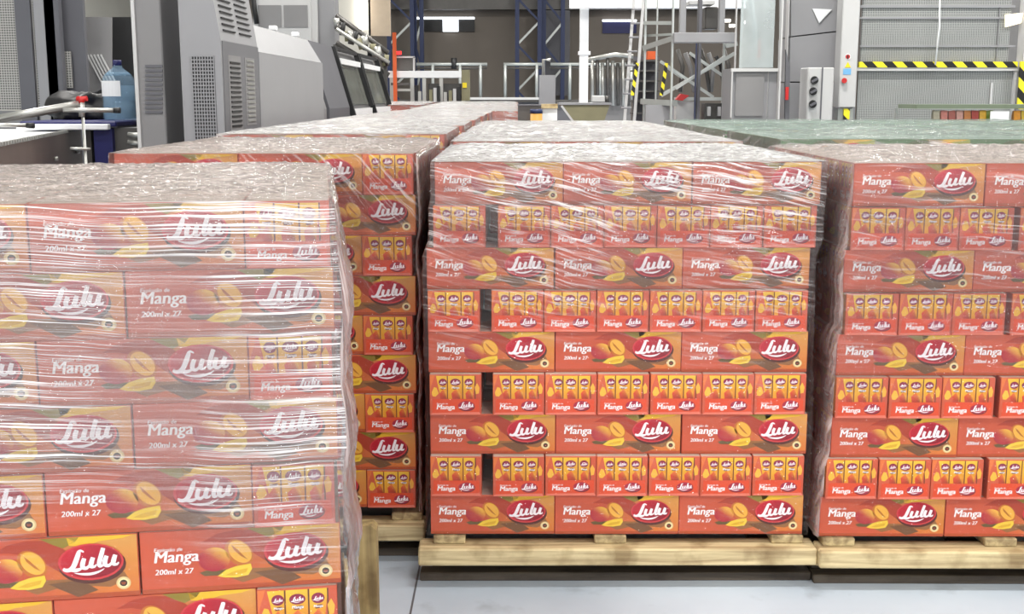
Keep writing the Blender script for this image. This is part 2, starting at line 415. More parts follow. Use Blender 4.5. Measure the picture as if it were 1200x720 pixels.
class Art:
    """flat printed artwork facing -y: coloured polygons on thin ink layers"""
    def __init__(s, W, H): s.W, s.H, s.v, s.f, s.c = W, H, [], [], []
    def p(s, u, v, d): return ((u - .5) * s.W, -.0004 - d * .00022, (1 - v) * s.H)
    def poly(s, pts, d, col):
        k = len(s.v)
        for i, q in enumerate(pts):
            s.v.append(s.p(q[0], q[1], d)); s.c.append(lin(col[i] if isinstance(col, list) else col))
        s.f.append(tuple(range(k + len(pts) - 1, k - 1, -1)))
    def grid(s, us, vs, d, fn):
        k = len(s.v); n = len(us)
        for v in vs:
            for u in us: s.v.append(s.p(u, v, d)); s.c.append(lin(fn(u, v)))
        for j in range(len(vs) - 1):
            for i in range(n - 1):
                a = k + j * n + i; s.f.append((a + n, a + n + 1, a + 1, a))
    def ell(s, u, v, rx, ry, d, c_in, c_out=None, tilt=0, n=20, fn=None):
        """rx as a share of the width, ry as a share of the height"""
        k = len(s.v); s.v.append(s.p(u, v, d)); s.c.append(lin(c_in if not fn else fn(0, 0)))
        X, Y = rx * s.W, ry * s.H
        for i in range(n):
            a = 2 * math.pi * i / n; x = X * math.cos(a); y = Y * math.sin(a)
            xr = x * math.cos(tilt) - y * math.sin(tilt); yr = x * math.sin(tilt) + y * math.cos(tilt)
            s.v.append(s.p(u + xr / s.W, v + yr / s.H, d))
            s.c.append(lin(fn(math.cos(a), math.sin(a)) if fn else (c_out or c_in)))
        for i in range(n): s.f.append((k, k + 1 + (i + 1) % n, k + 1 + i))
    def stroke(s, pts, d, col, sub=5):
        """pts: (x, y, width) in metres from the panel's top-left corner, y down"""
        P = catmull(pts, sub); k = len(s.v)
        for i, q in enumerate(P):
            a = P[max(i - 1, 0)]; b = P[min(i + 1, len(P) - 1)]
            dx, dy = b[0] - a[0], b[1] - a[1]; l = math.hypot(dx, dy) or 1
            nx, ny = -dy / l * q[2] / 2, dx / l * q[2] / 2
            for sg in (1, -1):
                s.v.append(s.p((q[0] + sg * nx) / s.W, (q[1] + sg * ny) / s.H, d)); s.c.append(lin(col))
        for i in range(len(P) - 1):
            a = k + 2 * i; s.f.append((a + 2, a + 3, a + 1, a))
    def logo(s, u, v, wid, d, col=(250, 244, 246), sub=4):
        """script 'Lulu' centred at (u, v), wid in metres"""
        ST = [[(.36, -.64, .03), (.33, -.58, .09), (.27, -.36, .105), (.2, -.16, .10), (.1, -.07, .08), (.0, -.10, .035), (.03, -.17, .02)],
              [(.02, -.12, .03), (.12, -.09, .06), (.24, -.05, .085), (.34, -.07, .06), (.40, -.13, .03)],
              [(.30, -.62, .03), (.37, -.66, .05), (.44, -.60, .03)],
              [(.44, -.40, .085), (.40, -.24, .10), (.40, -.12, .09), (.47, -.08, .07), (.54, -.16, .05), (.58, -.24, .04)],
              [(.62, -.40, .085), (.58, -.24, .10), (.57, -.12, .09), (.64, -.10, .05), (.68, -.16, .03)],
              [(.84, -.66, .085), (.79, -.44, .095), (.74, -.2, .095), (.75, -.10, .08), (.81, -.11, .045), (.85, -.17, .03)],
              [(.90, -.40, .085), (.86, -.24, .10), (.86, -.12, .09), (.93, -.08, .07), (1.0, -.16, .05), (1.03, -.24, .04)],
              [(1.08, -.40, .085), (1.04, -.24, .10), (1.03, -.12, .09), (1.10, -.09, .05), (1.14, -.15, .03)],
              [(.22, .03, .01), (.36, .09, .045), (.55, .12, .06), (.72, .08, .045), (.84, .0, .01)]]
        k = wid / 1.14
        for n_, st in enumerate(ST):
            s.stroke([(u * s.W + (x - .57) * k, v * s.H + (y * .70 + .20) * k - x * k * .07, w_ * k) for x, y, w_ in st], d + n_ * .12, col, sub)
    def text(s, body, u, v, wid, d, col=(250, 246, 244), bold=0.0, shear=.17, height=None):
        """text with its left end at u and its baseline at v; wid in metres"""
        cu = bpy.data.curves.new('t', 'FONT'); cu.body = body; cu.size = 1; cu.shear = shear; cu.offset = 0; cu.resolution_u = 2
        ob = bpy.data.objects.new('t', cu); C.objects.link(ob)
        dg = bpy.context.evaluated_depsgraph_get(); me = bpy.data.meshes.new_from_object(ob.evaluated_get(dg))
        xs = [q.co.x for q in me.vertices]; x0, x1 = min(xs), max(xs); k = wid / (x1 - x0)
        ky = k if height is None else height / .7
        # heavier lettering: the same word laid again a hair to the side
        for n_ in range(3 if bold else 1):
            base = len(s.v); sh = (n_ - 1) * bold * k if bold else 0
            for q in me.vertices:
                s.v.append(s.p(u + ((q.co.x - x0) * k + sh) / s.W, v - (q.co.y * ky + (n_ % 2) * sh * 0) / s.H, d + n_ * .5)); s.c.append(lin(col))
            for f in me.polygons: s.f.append(tuple(base + i for i in f.vertices))
        bpy.data.objects.remove(ob); bpy.data.meshes.remove(me); bpy.data.curves.remove(cu)
    def mesh(s, name, mt=None):
        me = bpy.data.meshes.new(name); me.from_pydata(s.v, [], s.f)
        a = me.color_attributes.new('ink', 'FLOAT_COLOR', 'POINT')
        for i, c in enumerate(s.c): a.data[i].color = c
        me.materials.append(mt or M['print']); me.update()
        return me

def mixc(a, b, t): t = max(0, min(1, t)); return tuple(a[i] + (b[i] - a[i]) * t for i in range(3))

def oval(A, u, v, rx, ry, logo_w, sub=4, lay=6):
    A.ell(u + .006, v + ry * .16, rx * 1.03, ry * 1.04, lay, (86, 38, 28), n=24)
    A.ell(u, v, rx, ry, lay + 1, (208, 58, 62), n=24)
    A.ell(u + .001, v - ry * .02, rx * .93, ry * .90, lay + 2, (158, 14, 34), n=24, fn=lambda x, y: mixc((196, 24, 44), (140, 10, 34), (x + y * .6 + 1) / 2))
    A.logo(u, v + .015, logo_w, lay + 3, sub=sub)

def long_art(pal=None, joined=False):
    W, H = CW - .003, CH - .003
    g = pal == 'green'
    L0, L1, R0 = ((66, 120, 70), (50, 110, 60), (150, 170, 60)) if g else ((202, 88, 58), (196, 84, 54), (214, 154, 74))
    bgf = lambda u, v: mixc(mixc(L0, L1, u * 2), mixc(R0, (214, 116, 48), v), (u - .42) / .4)
    parts = {}
    A = Art(W, H); A.grid([0, .15, .3, .42, .5, .58, .66, .74, .82, .9, 1], [0, .35, .7, 1], 0, bgf)
    A.poly([(.30, .20), (.38, .07), (.47, .02), (.55, .03), (.62, .12), (.68, .28), (.70, .5), (.62, .56), (.55, .40), (.46, .26), (.38, .20)], 1,
           (60, 90, 40) if g else (172, 62, 38))
    A.poly([(.53, .0), (.72, .0), (.70, .08), (.64, .17), (.59, .10)], 2, (142, 122, 40))
    A.poly([(.66, .0), (.985, .0), (.93, .05), (.82, .08), (.74, .16), (.67, .13)], 2, (234, 186, 42))
    A.poly([(.30, .70), (.42, .66), (.62, .68), (.80, .66), (.93, .60), (.95, .72), (.86, .84), (.74, .80), (.70, .97), (.60, .82), (.50, .90), (.42, .78)], 1, (150, 100, 56))
    A.poly([(.56, .74), (.72, .70), (.80, .88), (.70, .98)], 2, (116, 78, 48))
    A.poly([(.285, .70), (.33, .66), (.42, .68), (.38, .76), (.31, .76)], 2, (104, 84, 46))
    A.poly([(.0, .93), (1, .93), (1, 1), (0, 1)], 1, (178, 78, 40))
    parts['front_panel'] = A
    B_ = A if joined else Art(W, H)
    def mg(x, y): return mixc((172, 40, 56), (238, 186, 70), (x * .7 - y * .8) * .8 + .24)
    B_.ell(.362, .49, .080, .20, 4, (222, 120, 60), n=22, fn=mg)
    B_.ell(.488, .40, .084, .185, 4, (196, 112, 40), tilt=.85, n=20)
    B_.ell(.492, .385, .070, .150, 5, (236, 176, 66), tilt=.85, n=18)
    B_.poly([(.450, .26), (.478, .34), (.530, .52), (.497, .46), (.462, .35)], 6, (184, 108, 36))
    B_.poly([(.375, .77), (.42, .67), (.47, .62), (.545, .59), (.550, .68), (.53, .78), (.47, .81), (.41, .80)], 6, (238, 200, 62))
    B_.poly([(.41, .765), (.46, .70), (.53, .66), (.52, .73), (.46, .775)], 7, (220, 172, 44))
    parts['fruit_picture'] = B_
    B_ = A if joined else Art(W, H)
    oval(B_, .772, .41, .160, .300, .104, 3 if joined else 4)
    parts['brand_logo'] = B_
    B_ = A if joined else Art(W, H)
    B_.ell(.925, .785, .036, .105, 6, (228, 200, 140), n=16); B_.ell(.925, .785, .027, .08, 7, (246, 226, 170), n=14)
    B_.ell(.925, .785, .019, .055, 8, (60, 40, 26), n=12); B_.poly([(.912, .77), (.938, .77), (.932, .81), (.918, .81)], 9, (150, 70, 40))
    parts['seal'] = B_
    B_ = A if joined else Art(W, H)
    if not joined: B_.text('Explosão de', .065, .315, .054, 6, bold=.012, shear=.2)
    B_.text('Manga', .065, .495, .084, 6, bold=.028)
    if not joined:
        B_.text('200ml x 27', .065, .695, .074, 6, bold=.022)
    parts['lettering'] = B_
    if joined: return {'front_panel': A}
    return parts

def short_art(joined=False):
    W, H = CD - .003, CH - .003
    A = Art(W, H); A.grid([0, .3, .6, 1], [0, .5, 1], 0, lambda u, v: mixc((212, 96, 62), (198, 82, 56), u * .5 + v * .5))
    A.poly([(0, .60), (.02, .30), (.10, .0), (.0, .0)], 1, (226, 120, 60))
    A.poly([(.03, .44), (.08, .30), (.13, .32), (.17, .46), (.11, .54), (.05, .53)], 4, (240, 184, 62))
    A.poly([(.88, .30), (.93, .20), (.975, .32), (.96, .46), (.90, .48)], 4, (238, 176, 60))
    A.poly([(.05, .60), (.96, .60), (.97, .93), (.04, .95)], 5, (220, 76, 38))
    A.poly([(.04, .95), (.97, .93), (1, 1), (0, 1)], 3, (226, 120, 96))
    parts = [('front_panel', A)]
    for (a, b, sl) in ((.12, .345, 1), (.355, .645, 0), (.655, .89, -1)):
        B_ = A if joined else Art(W, H)
        lft = [(a, .02), (a + (.09 if sl == 1 else 0), .60)]; rgt = [(b - (.05 if sl == -1 else 0), .60), (b, .02)]
        B_.poly(lft + rgt, 1, [(240, 198, 60), (226, 150, 30), (214, 120, 30), (238, 186, 50)])
        B_.poly([(b - .012, .02), (b + .006, .02), (b + .006, .60), (b - .012, .60)], 3, (104, 58, 24))
        c = (a + b) / 2 + (.02 if sl == 1 else (-.01 if sl == -1 else 0)); w2 = (b - a)
        B_.poly([(c - w2 * .28, .46), (c, .36), (c + w2 * .3, .44), (c + w2 * .32, .60), (c - w2 * .22, .60)], 2, [(214, 70, 44), (230, 120, 50), (240, 180, 60), (150, 60, 30), (190, 60, 40)])
        B_.poly([(c - w2 * .16, .30), (c + w2 * .22, .29), (c + w2 * .2, .35), (c - w2 * .16, .36)], 3, (120, 50, 40))
        B_.ell(c, .18, w2 * .36, .092, 3, (166, 40, 84), (130, 30, 60), n=14)
        B_.logo(c, .19, w2 * .56 * W, 4, sub=2)
        if not joined: B_.text('Manga', c - w2 * .24, .335, w2 * .5 * W, 4, bold=.03)
        if not joined: parts.append(('pack_picture', B_))
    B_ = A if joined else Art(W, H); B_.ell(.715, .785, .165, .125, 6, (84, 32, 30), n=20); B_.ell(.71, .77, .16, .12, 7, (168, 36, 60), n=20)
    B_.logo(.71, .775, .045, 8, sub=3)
    if not joined: parts.append(('brand_logo', B_))
    B_ = A if joined else Art(W, H)
    B_.text('Manga', .13, .86, .055, 7, bold=.03)
    if not joined:
        B_.text('Explosão de', .13, .735, .034, 7, bold=.01, shear=.2)
        parts.append(('lettering', B_))
    return parts

LONG = [(k, a.mesh('long_' + k)) for k, a in long_art().items()]
LONGJ = [(k, a.mesh('long_joined')) for k, a in long_art(joined=True).items()]
LONGG = [(k, a.mesh('long_green')) for k, a in long_art('green', joined=True).items()]
SHORT = [(k, a.mesh('short_' + k)) for k, a in short_art()]
SHORTJ = [(k, a.mesh('short_joined')) for k, a in short_art(True)]

def body_mesh(side, top, name):
    bm = bmesh.new(); r = bmesh.ops.create_cube(bm, size=1)
    for v in r['verts']: v.co = Vector((v.co.x * CW, v.co.y * CD, (v.co.z + .5) * CH))
    bmesh.ops.bevel(bm, geom=bm.edges[:], offset=.0016, segments=1, affect='EDGES')
    bmesh.ops.recalc_face_normals(bm, faces=bm.faces[:])
    for f in bm.faces: f.material_index = 1 if f.normal.z > .9 else 0
    return bm_mesh(name, bm, [side, top])
BODY = body_mesh(M['card'], M['card_top'], 'carton_body')
GBODY = body_mesh(M['gcard'], M['gcard_top'], 'green_carton_body')

ORD = ['top', 'second', 'third', 'fourth', 'fifth', 'sixth', 'seventh', 'eighth', 'ninth']
NTH = ['first', 'second', 'third', 'fourth', 'fifth', 'sixth', 'seventh']

def attach(root, kit, face, S):
    """face: world side of the stack it shows on; S: carton stands end-on"""
    if not S: rot = {'front': 0, 'left': -math.pi / 2, 'right': math.pi / 2}[face]
    else: rot = {'front': -math.pi / 2, 'right': 0, 'left': math.pi}[face]
    dx = CW / 2 if abs(abs(rot) - math.pi / 2) < .1 else CD / 2
    off = Vector((math.sin(rot) * dx, -math.cos(rot) * dx, .0015))
    panel = None
    for k, me in kit:
        if panel is None:
            panel = link(k if face == 'front' else 'side_panel', me, root, off, rot)
        else: link(k, me, panel)

def make_carton(loc, rz, S, faces, green=False, far=False):
    o = link('juice_carton', GBODY if green else BODY, None, loc, rz + (math.pi / 2 if S else 0))
    for f in faces:
        islong = (f == 'front') != S
        if green: kit = LONGG if islong else SHORTJ
        elif far: kit = LONGJ if islong else SHORTJ
        else: kit = LONG if islong else SHORT
        attach(o, kit, f, S)
    return o

# ------------------------------------------------------------ stacks
class Stack:
    def __init__(s, name, X, Y, yaw=0, style='three', green=False, shift=None, lean=0, dz=0, parity=0, wrap=None, nl=9, pal=.16):
        s.name, s.X, s.Y, s.yaw, s.style, s.green, s.lean, s.dz, s.parity, s.wrap, s.nl, s.pal = name, X, Y, yaw, style, green, lean, dz, parity, wrap, nl, pal
        s.shift = shift or [0] * 9; s.gap = (2, .014) if name.startswith('right') else (0, .034)
        s.cx, s.sx = math.cos(yaw), math.sin(yaw)
        s.W = 3 * PW if style == 'three' else 2 * PW + PD
        s.D = 3 * PW
    def world(s, x, y, z): return Vector((s.X + x * s.cx - y * s.sx, s.Y + x * s.sx + y * s.cx, z))
    def z(s, l): return s.pal + s.dz + (s.nl - l) * PH      # base of layer l (1 = top)
    def off(s, l): return s.shift[l - 1], s.lean * (s.nl - l) / 8
    def cells(s, l):
        """(x centre, y centre, end-on?, column, row)"""
        out = []
        odd = (l + s.parity) % 2 == 1
        if s.style == 'three':
            if odd:
                for c in range(3):
                    for r in range(7): out.append(((c + .5) * PW, (r + .5) * PD + .02, False, c, r))
            else:
                for c in range(7):
                    for r in range(3): out.append(((c + .5) * PD + (s.gap[1] if (c > s.gap[0] and r == 0) else (c * s.gap[1] / 6 if r else 0)), (r + .5) * PW, True, c, r))
        else:
            lx = 0 if odd else PD; sx = 2 * PW if odd else 0
            for c in range(2):
                for r in range(7): out.append((lx + (c + .5) * PW, (r + .5) * PD + .01, False, c + (0 if odd else 1), r))
            for r in range(3): out.append((sx + PD / 2, (r + .5) * PW, True, 2 if odd else 0, r))
        return out

def pxX(px, Y, l, pal=.16, dz=0):
    """world x of a stack edge seen at pixel column px in layer l"""
    z = pal + dz + (9.5 - l) * PH
    c, s = math.cos(TH), math.sin(TH)
    return (px - 600) / F * (Y * c - (z - CAMH) * s)

YC, YD, YB, YA = 3.55, 3.53, 3.76, 2.27
cpx = [508.7, 507, 499.5, 500.5, 501, 503, 503.5, 503.5, 503.5]
dpx = [1002, 996.7, 990.3, 990, 982, 979, 975.5, 968, 962.5]
bpx = [485, 487, 483.5, 487, 484, 487.5, 486, 487.5, 487]
XC = pxX(503.5, YC, 9); XD = pxX(962.5, YD, 9); XBr = pxX(487, YB, 9)
cl = .05
sC = Stack('centre pallet', XC, YC, 0.003, 'three', lean=cl, shift=[pxX(p, YC + cl * (9 - i - 1) / 8, i + 1) - XC for i, p in enumerate(cpx)])
sD = Stack('right front pallet', XD, YD, -0.008, 'three', shift=[pxX(p, YD, i + 1) - XD for i, p in enumerate(dpx)])
WB = 2 * PW + PD
sB = Stack('second left pallet', XBr - WB, YB, 0.0, 'two', dz=.018, shift=[pxX(p, YB, i + 1) - XBr for i, p in enumerate(bpx)])
YAW = .155
XAr = -.347
sA = Stack('near left pallet', XAr - WB * math.cos(YAW), YA - WB * math.sin(YAW), YAW, 'two',
           shift=[0, .004, -.002, .006, -.004, .004, -.003, .005, 0])

count = 0
LIMIT = 298
rest = []        # cartons past the limit, and those buried inside the stacks

def indiv(s, l, cell, faces, label, far=False):
    global count
    x, y, S, c, r = cell
    ox, oy = s.off(l)
    j = random.uniform(-.0012, .0012)
    p = s.world(x + ox + j, y + oy + random.uniform(-.003, .003) * (0 if far else 1), s.z(l))
    o = make_carton(p, s.yaw + random.uniform(-.004, .004) * (0 if S else .6), S, faces, s.green, far)
    tag(o, label, 'carton', ('green juice cartons on the ' if s.green else 'mango juice cartons on the ') + s.name)
    count += 1
    return o

def describe(s, l, cell, front):
    x, y, S, c, r = cell
    colour = 'green' if s.green else 'orange-red'
    side = 'end' if S else 'long side'
    if front: return '%s carton, %s out, %s layer, %s from left, %s' % (colour, side, ORD[l - 1], NTH[c], s.name)
    return '%s carton in %s layer, %s row, %s from left, %s' % (colour, ORD[l - 1], NTH[r], NTH[c], s.name)

def visible(s, l, cell):
    """front-row cartons the photograph shows"""
    x, y, S, c, r = cell
    if s is sA: return l <= 7 and (s.world(x, 0, 0).x > -1.25)
    if s is sB: return l == 1 or s.world(x + PW / 2 if not S else x + PD / 2, 0, 0).x > -.50
    return True

side_of = {id(sA): 'right', id(sB): 'right', id(sD): 'left'}
for s in (sC, sD, sA, sB):
    for l in range(1, 10):
        cells = s.cells(l)
        minx = min(c_[0] for c_ in cells); maxx = max(c_[0] for c_ in cells)
        for cell in cells:
            x, y, S, c, r = cell
            front = r == 0
            sd = side_of.get(id(s))
            onside = (sd == 'left' and x <= minx + .001) or (sd == 'right' and x >= maxx - .001)
            faces = (['front'] if front else []) + ([sd] if onside else [])
            if front and visible(s, l, cell): indiv(s, l, cell, faces, describe(s, l, cell, True))
            elif onside and r <= 2 and s is sD: indiv(s, l, cell, faces, describe(s, l, cell, False), far=True)
            elif onside and r <= 1 and s is sB: indiv(s, l, cell, faces, describe(s, l, cell, False), far=True)
            elif l == 1 and not (s is sD and c > 1): indiv(s, l, cell, faces if front else [], describe(s, l, cell, False), far=True)
            else: rest.append((s, l, cell))

# rear stacks, receding
rear = []
def R(name, X, Y, **k): st = Stack(name, X, Y, **k); rear.append(st); return st
gap = 1.30
for i, nm in enumerate(('second centre pallet', 'third centre pallet', 'fourth centre pallet')):
    R(nm, XC + .01 * i + .015, YC + gap * (i + 1) + .05, dz=.012)
for i, nm in enumerate(('third left pallet', 'fourth left pallet', 'fifth left pallet', 'sixth left pallet', 'seventh left pallet')):
    R(nm, XBr - WB + .035 + .022 * i, YB + 1.28 * (i + 1), style='two', dz=.038 + .004 * i, parity=0)
for i in range(6):
    for k in range(2 if i >= 3 else 1):
        R('%s far pallet, %s column' % (NTH[i], ('right', 'left')[k]), -1.09 - 1.25 * k, 11.6 + 1.3 * i, dz=.055 + .01 * i)
for i in range(3):
    for k in range(3):
        R('%s %s green pallet' % (('near', 'middle', 'rear')[i], ('left', 'centre', 'right')[k]), 1.10 + 1.24 * k, 4.92 + 1.28 * i, green=True, dz=.022)
rear_by_y = sorted(rear, key=lambda q: (q.Y, q.X))
for s in rear_by_y:
    for l in range(1, 10):
        for cell in s.cells(l):
            x, y, S, c, r = cell
            p = s.world(x, y, 0)
            infr = abs(p.x / p.y) < .47
            if l == 1 and infr and count < LIMIT and (r == 0 or s.Y < 5.2):
                indiv(s, l, cell, ['front'] if r == 0 else [], describe(s, l, cell, r == 0), far=True)
            elif infr or l > 1: rest.append((s, l, cell))
            else: rest.append((s, l, cell))

def stuff_boxes(items, name, label, mats):
    verts, faces, mi = [], [], []
    for s, l, (x, y, S, c, r) in items:
        ox, oy = s.off(l); hx, hy = (CD / 2, CW / 2) if S else (CW / 2, CD / 2)
        z0 = s.z(l); z1 = z0 + CH; k = len(verts)
        for zz in (z0, z1):
            for ax, ay in ((-hx, -hy), (hx, -hy), (hx, hy), (-hx, hy)):
                verts.append(tuple(s.world(x + ox + ax, y + oy + ay, zz)))
        faces += [(k, k+3, k+2, k+1), (k+4, k+5, k+6, k+7), (k, k+1, k+5, k+4), (k+1, k+2, k+6, k+5), (k+2, k+3, k+7, k+6), (k+3, k, k+4, k+7)]
        mi += [0, 1, 0, 0, 0, 0]
    me = bpy.data.meshes.new(name); me.from_pydata(verts, [], faces)
    for m_ in mats: me.materials.append(m_)
    me.polygons.foreach_set('material_index', mi); me.update()
    return tag(link(name, me), label, 'cartons', kind='stuff')
stuff_boxes([q for q in rest if not q[0].green], 'stacked_juice_cartons', 'remaining orange-red juice cartons filling the stacks and the rear pallets', [M['card'], M['card_top']])
stuff_boxes([q for q in rest if q[0].green], 'stacked_green_cartons', 'remaining green juice cartons filling the rear right stacks', [M['gcard'], M['gcard_top']])

# ------------------------------------------------------------ stretch wrap
FT_grey = mat_film_top('wrap_top_dull', (212, 200, 194), .45, .85, .14, (26, 60))
FT_white = mat_film_top('wrap_top_bright', (255, 253, 251), .55, 1.0, .10, (14, 44))  # same film, glare on the tops painted in as a whiter tone
FT_green = mat_film_top('wrap_top_greenish', (140, 160, 150), .35, .70, .18, (9, 34))
F_A = mat_film('wrap_front_creased', .045, .505, .63, .62, .84, base=.12, amt=.95, stretch=(1.8, 230), rough=.12, wander=.05)
F_B = mat_film('wrap_second_left', .9, .52, .66, .75, 1.2, base=.03, amt=.45, stretch=(4, 100))
F_C = mat_film('wrap_centre', .20, .49, .64, .70, 1.25, base=.06, amt=.85, stretch=(6, 130))
F_D = mat_film('wrap_right', .03, .54, .66, .55, 1.15, base=.05, amt=.45, stretch=(2.5, 120))
F_side = mat_film('wrap_corner_bunched', 1.35, .40, .62, -1, -.5, base=.18, amt=.75, stretch=(4, 60), tone=(226, 205, 200), bump=1)
F_far = mat_film('wrap_far', .2, .5, .62, .3, 1.0, base=.12, amt=.6, stretch=(4, 40))

def wrap(s, side_mat, top_mat, detail, zbot, label, bulge=(0, 0), name='stretch_wrap'):
    """shell of film around a stack; bulge = extra slack on the left / right side"""
    n_side = (max(8, int(60 * detail)), max(8, int(60 * detail)))
    ztop = s.pal + s.dz + s.nl * PH + .006
    r = .012; verts, faces, mi = [], [], []
    def bounds(z):
        f = (ztop - .006 - z) / PH; l = min(max(int(f) + 1, 1), s.nl)
        fr = f - int(f)
        def b(l):
            ox, oy = s.off(min(max(l, 1), s.nl)); return ox, oy
        ox, oy = b(l)
        # film bridges between neighbouring layers
        for l2, t in ((l - 1, .5 - fr * 2.5), (l + 1, fr * 2.5 - 2.0)):
            if 1 <= l2 <= s.nl and t > 0: q = b(l2); ox += (q[0] - ox) * t; oy += (q[1] - oy) * t
        return -.009 + ox, s.W + .009 + ox, -.010 + oy, s.D + .03 + oy
    nx, ny = n_side
    nz = max(4, int((ztop - zbot) / (.014 / max(detail, .12))))
    nz = min(nz, 90)
    seed = sum(map(ord, s.name)) % 97
    ring_n = None
    for k in range(nz + 1):
        z = ztop - .004 - (ztop - .004 - zbot) * k / nz
        x0, x1, y0, y1 = bounds(z)
        pts = []
        for i in range(nx): pts.append((x0 + (x1 - x0) * i / nx, y0, 0, -1))
        for i in range(ny): pts.append((x1, y0 + (y1 - y0) * i / ny, 1, 0))
        for i in range(nx): pts.append((x1 - (x1 - x0) * i / nx, y1, 0, 1))
        for i in range(ny): pts.append((x0, y1 - (y1 - y0) * i / ny, -1, 0))
        ring_n = len(pts)
        for i, (x, y, a, b) in enumerate(pts):
            corner = i % nx == 0
            d = .004 * (noise.noise(Vector((x * 3 + seed, y * 3, z * 45))) + .6) + .003 * (noise.noise(Vector((x * 30, y * 30, z * 60 + seed))) + .5)
            if detail < .5: d = .003
            if k == 0: d = -.004
            d2 = 0
            if a > 0: d2 = bulge[1] * (.75 + .5 * noise.noise(Vector((seed, y * 5, z * 7)))) * math.sin(min(1, (y - y0 + .06) / .2) * math.pi / 2)
            if a < 0: d2 = bulge[0]
            fz = min(1, k / nz * 6)
            if corner: verts.append(tuple(s.world(x + d2 * fz * .55 * (1 if a > 0 else 0), y + b * d * .3 - (.002 if b < 0 else 0), z)))
            else: verts.append(tuple(s.world(x + a * (d + d2 * fz), y + b * d, z)))
    for k in range(nz):
        for i in range(ring_n):
            a = k * ring_n + i; b = k * ring_n + (i + 1) % ring_n
            faces.append((a + ring_n, b + ring_n, b, a)); mi.append(2 if (nx <= i < nx + ny and bulge[1]) or (i >= 2 * nx + ny and bulge[0]) else 0)
    # top sheet, crumpled
    gx, gy = max(10, int(90 * detail)), max(10, int(90 * detail))
    k0 = len(verts); x0, x1, y0, y1 = bounds(ztop - .01)
    for j in range(gy + 1):
        for i in range(gx + 1):
            u, v = i / gx, j / gy; x = x0 + (x1 - x0) * u; y = y0 + (y1 - y0) * v
            e = min(u, 1 - u, v, 1 - v) * 14; e = min(1, e)
            h = .008 * (noise.noise(Vector((x * 14 + seed, y * 26, 0))) + .45) + .005 * noise.noise(Vector((x * 55, y * 80, seed)))
            verts.append(tuple(s.world(x, y, ztop - .004 + e * .006 + max(h, -.002) * (.2 + .8 * e))))
    for j in range(gy):
        for i in range(gx):
            a = k0 + j * (gx + 1) + i; faces.append((a, a + 1, a + gx + 2, a + gx + 1)); mi.append(1)
    org = Vector((s.X, s.Y, 0))
    me = bpy.data.meshes.new(name); me.from_pydata([tuple(Vector(v) - org) for v in verts], [], faces)
    me.materials.append(side_mat); me.materials.append(top_mat); me.materials.append(F_side)
    me.polygons.foreach_set('material_index', mi); me.polygons.foreach_set('use_smooth', [True] * len(faces)); me.update()
    return tag(link(name, me, None, org), label, 'plastic wrap', 'stretch wrap around the pallet loads')

wrap(sA, F_A, FT_grey, 1.3, .17, 'clear stretch wrap with bright horizontal creases around the near left pallet load', bulge=(0, .030))
wrap(sB, F_B, FT_grey, .9, .17, 'clear stretch wrap around the load behind the near left pallet', bulge=(0, .012))
wrap(sC, F_C, FT_white, 1.1, .17, 'clear stretch wrap with white glare around the centre pallet load')
wrap(sD, F_D, FT_grey, 1.0, .17, 'clear stretch wrap with fine level creases around the right front pallet load', bulge=(.004, 0))  # left side takes the pale bunched film, its haze lightens the shaded gap
for s in rear:
    near = s.Y < 7
    wrap(s, F_far, FT_green if s.green else FT_white, .45 if near else .2, .8, 'clear stretch wrap over the load of the ' + s.name, name='stretch_wrap')

# ------------------------------------------------------------ pallets
def pallet_parts(root, W, D, ol, orr):
    zt = .158
    def bd(name, mb, m_): return mb.build(name, m_, root)
    for i, x in enumerate((.01, .24, .44 * 1.17, .72, 1.07)):      # deck boards running back, three of their ends show
        x = x / 1.17 * W; y_ = .01 if i % 2 == 0 else .22; m_ = MB(); m_.box((x, y_, zt - .026), (x + .10, D, zt), .003); bd('deck_board', m_, M['wood_y'])
    for y in (-.035, D / 2 - .05, D - .08):                        # heavy cross planks
        m_ = MB(); m_.box((-ol, y, zt - .082), (W + orr, y + .10, zt - .0265), .005); bd('cross_plank', m_, M['wood'])
    for y in (.045, D - .1):
        m_ = MB(); m_.box((.0, y, zt - .106), (W + .0, y + .09, zt - .0825), .004); bd('lower_plank', m_, M['wood'])
    for x in (.0, W / 2 - .05, W - .10):
        for y in (.10, D / 2 - .05, D - .11):
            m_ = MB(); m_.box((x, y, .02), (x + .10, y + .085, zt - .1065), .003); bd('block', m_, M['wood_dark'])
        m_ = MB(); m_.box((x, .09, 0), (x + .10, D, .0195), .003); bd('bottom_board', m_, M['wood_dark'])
    m_ = MB(); m_.box((-ol, .03, .0), (W + orr, .088, .028), .003); bd('bottom_cross_board', m_, M['wood_dark'])  # added dark board standing in for the shadow band on the floor
def pallet(s, label, ol=.03, orr=.03):
    t = empty('wooden_pallet', (s.X, s.Y, 0), s.yaw); pallet_parts(t, s.W, s.D, ol, orr)
    return tag(t, label, 'pallet', 'wooden pallets under the carton stacks')
pallet(sC, 'pale wooden pallet under the centre carton stack, front plank in full view', .035, .035)
pallet(sD, 'wooden pallet under the right front carton stack', .008, .03)
pallet(sB, 'dark-shaded wooden pallet under the second left carton stack')
pallet(sA, 'wooden pallet under the near left carton stack, below the frame')
mb = MB()
for s in rear:
    for x in (.0, s.W / 2 - .05, s.W - .10): mb.box(s.world(x, 0, 0), s.world(x + .1, s.D, .13))
    for y in (0, .35, .7, 1.05): mb.box(s.world(0, y, .132), s.world(s.W, y + .1, .158))
tag(mb.build('rear_pallets', M['wood_y']), 'wooden pallets under the rear carton stacks, hidden by the loads', 'pallets', kind='stuff')
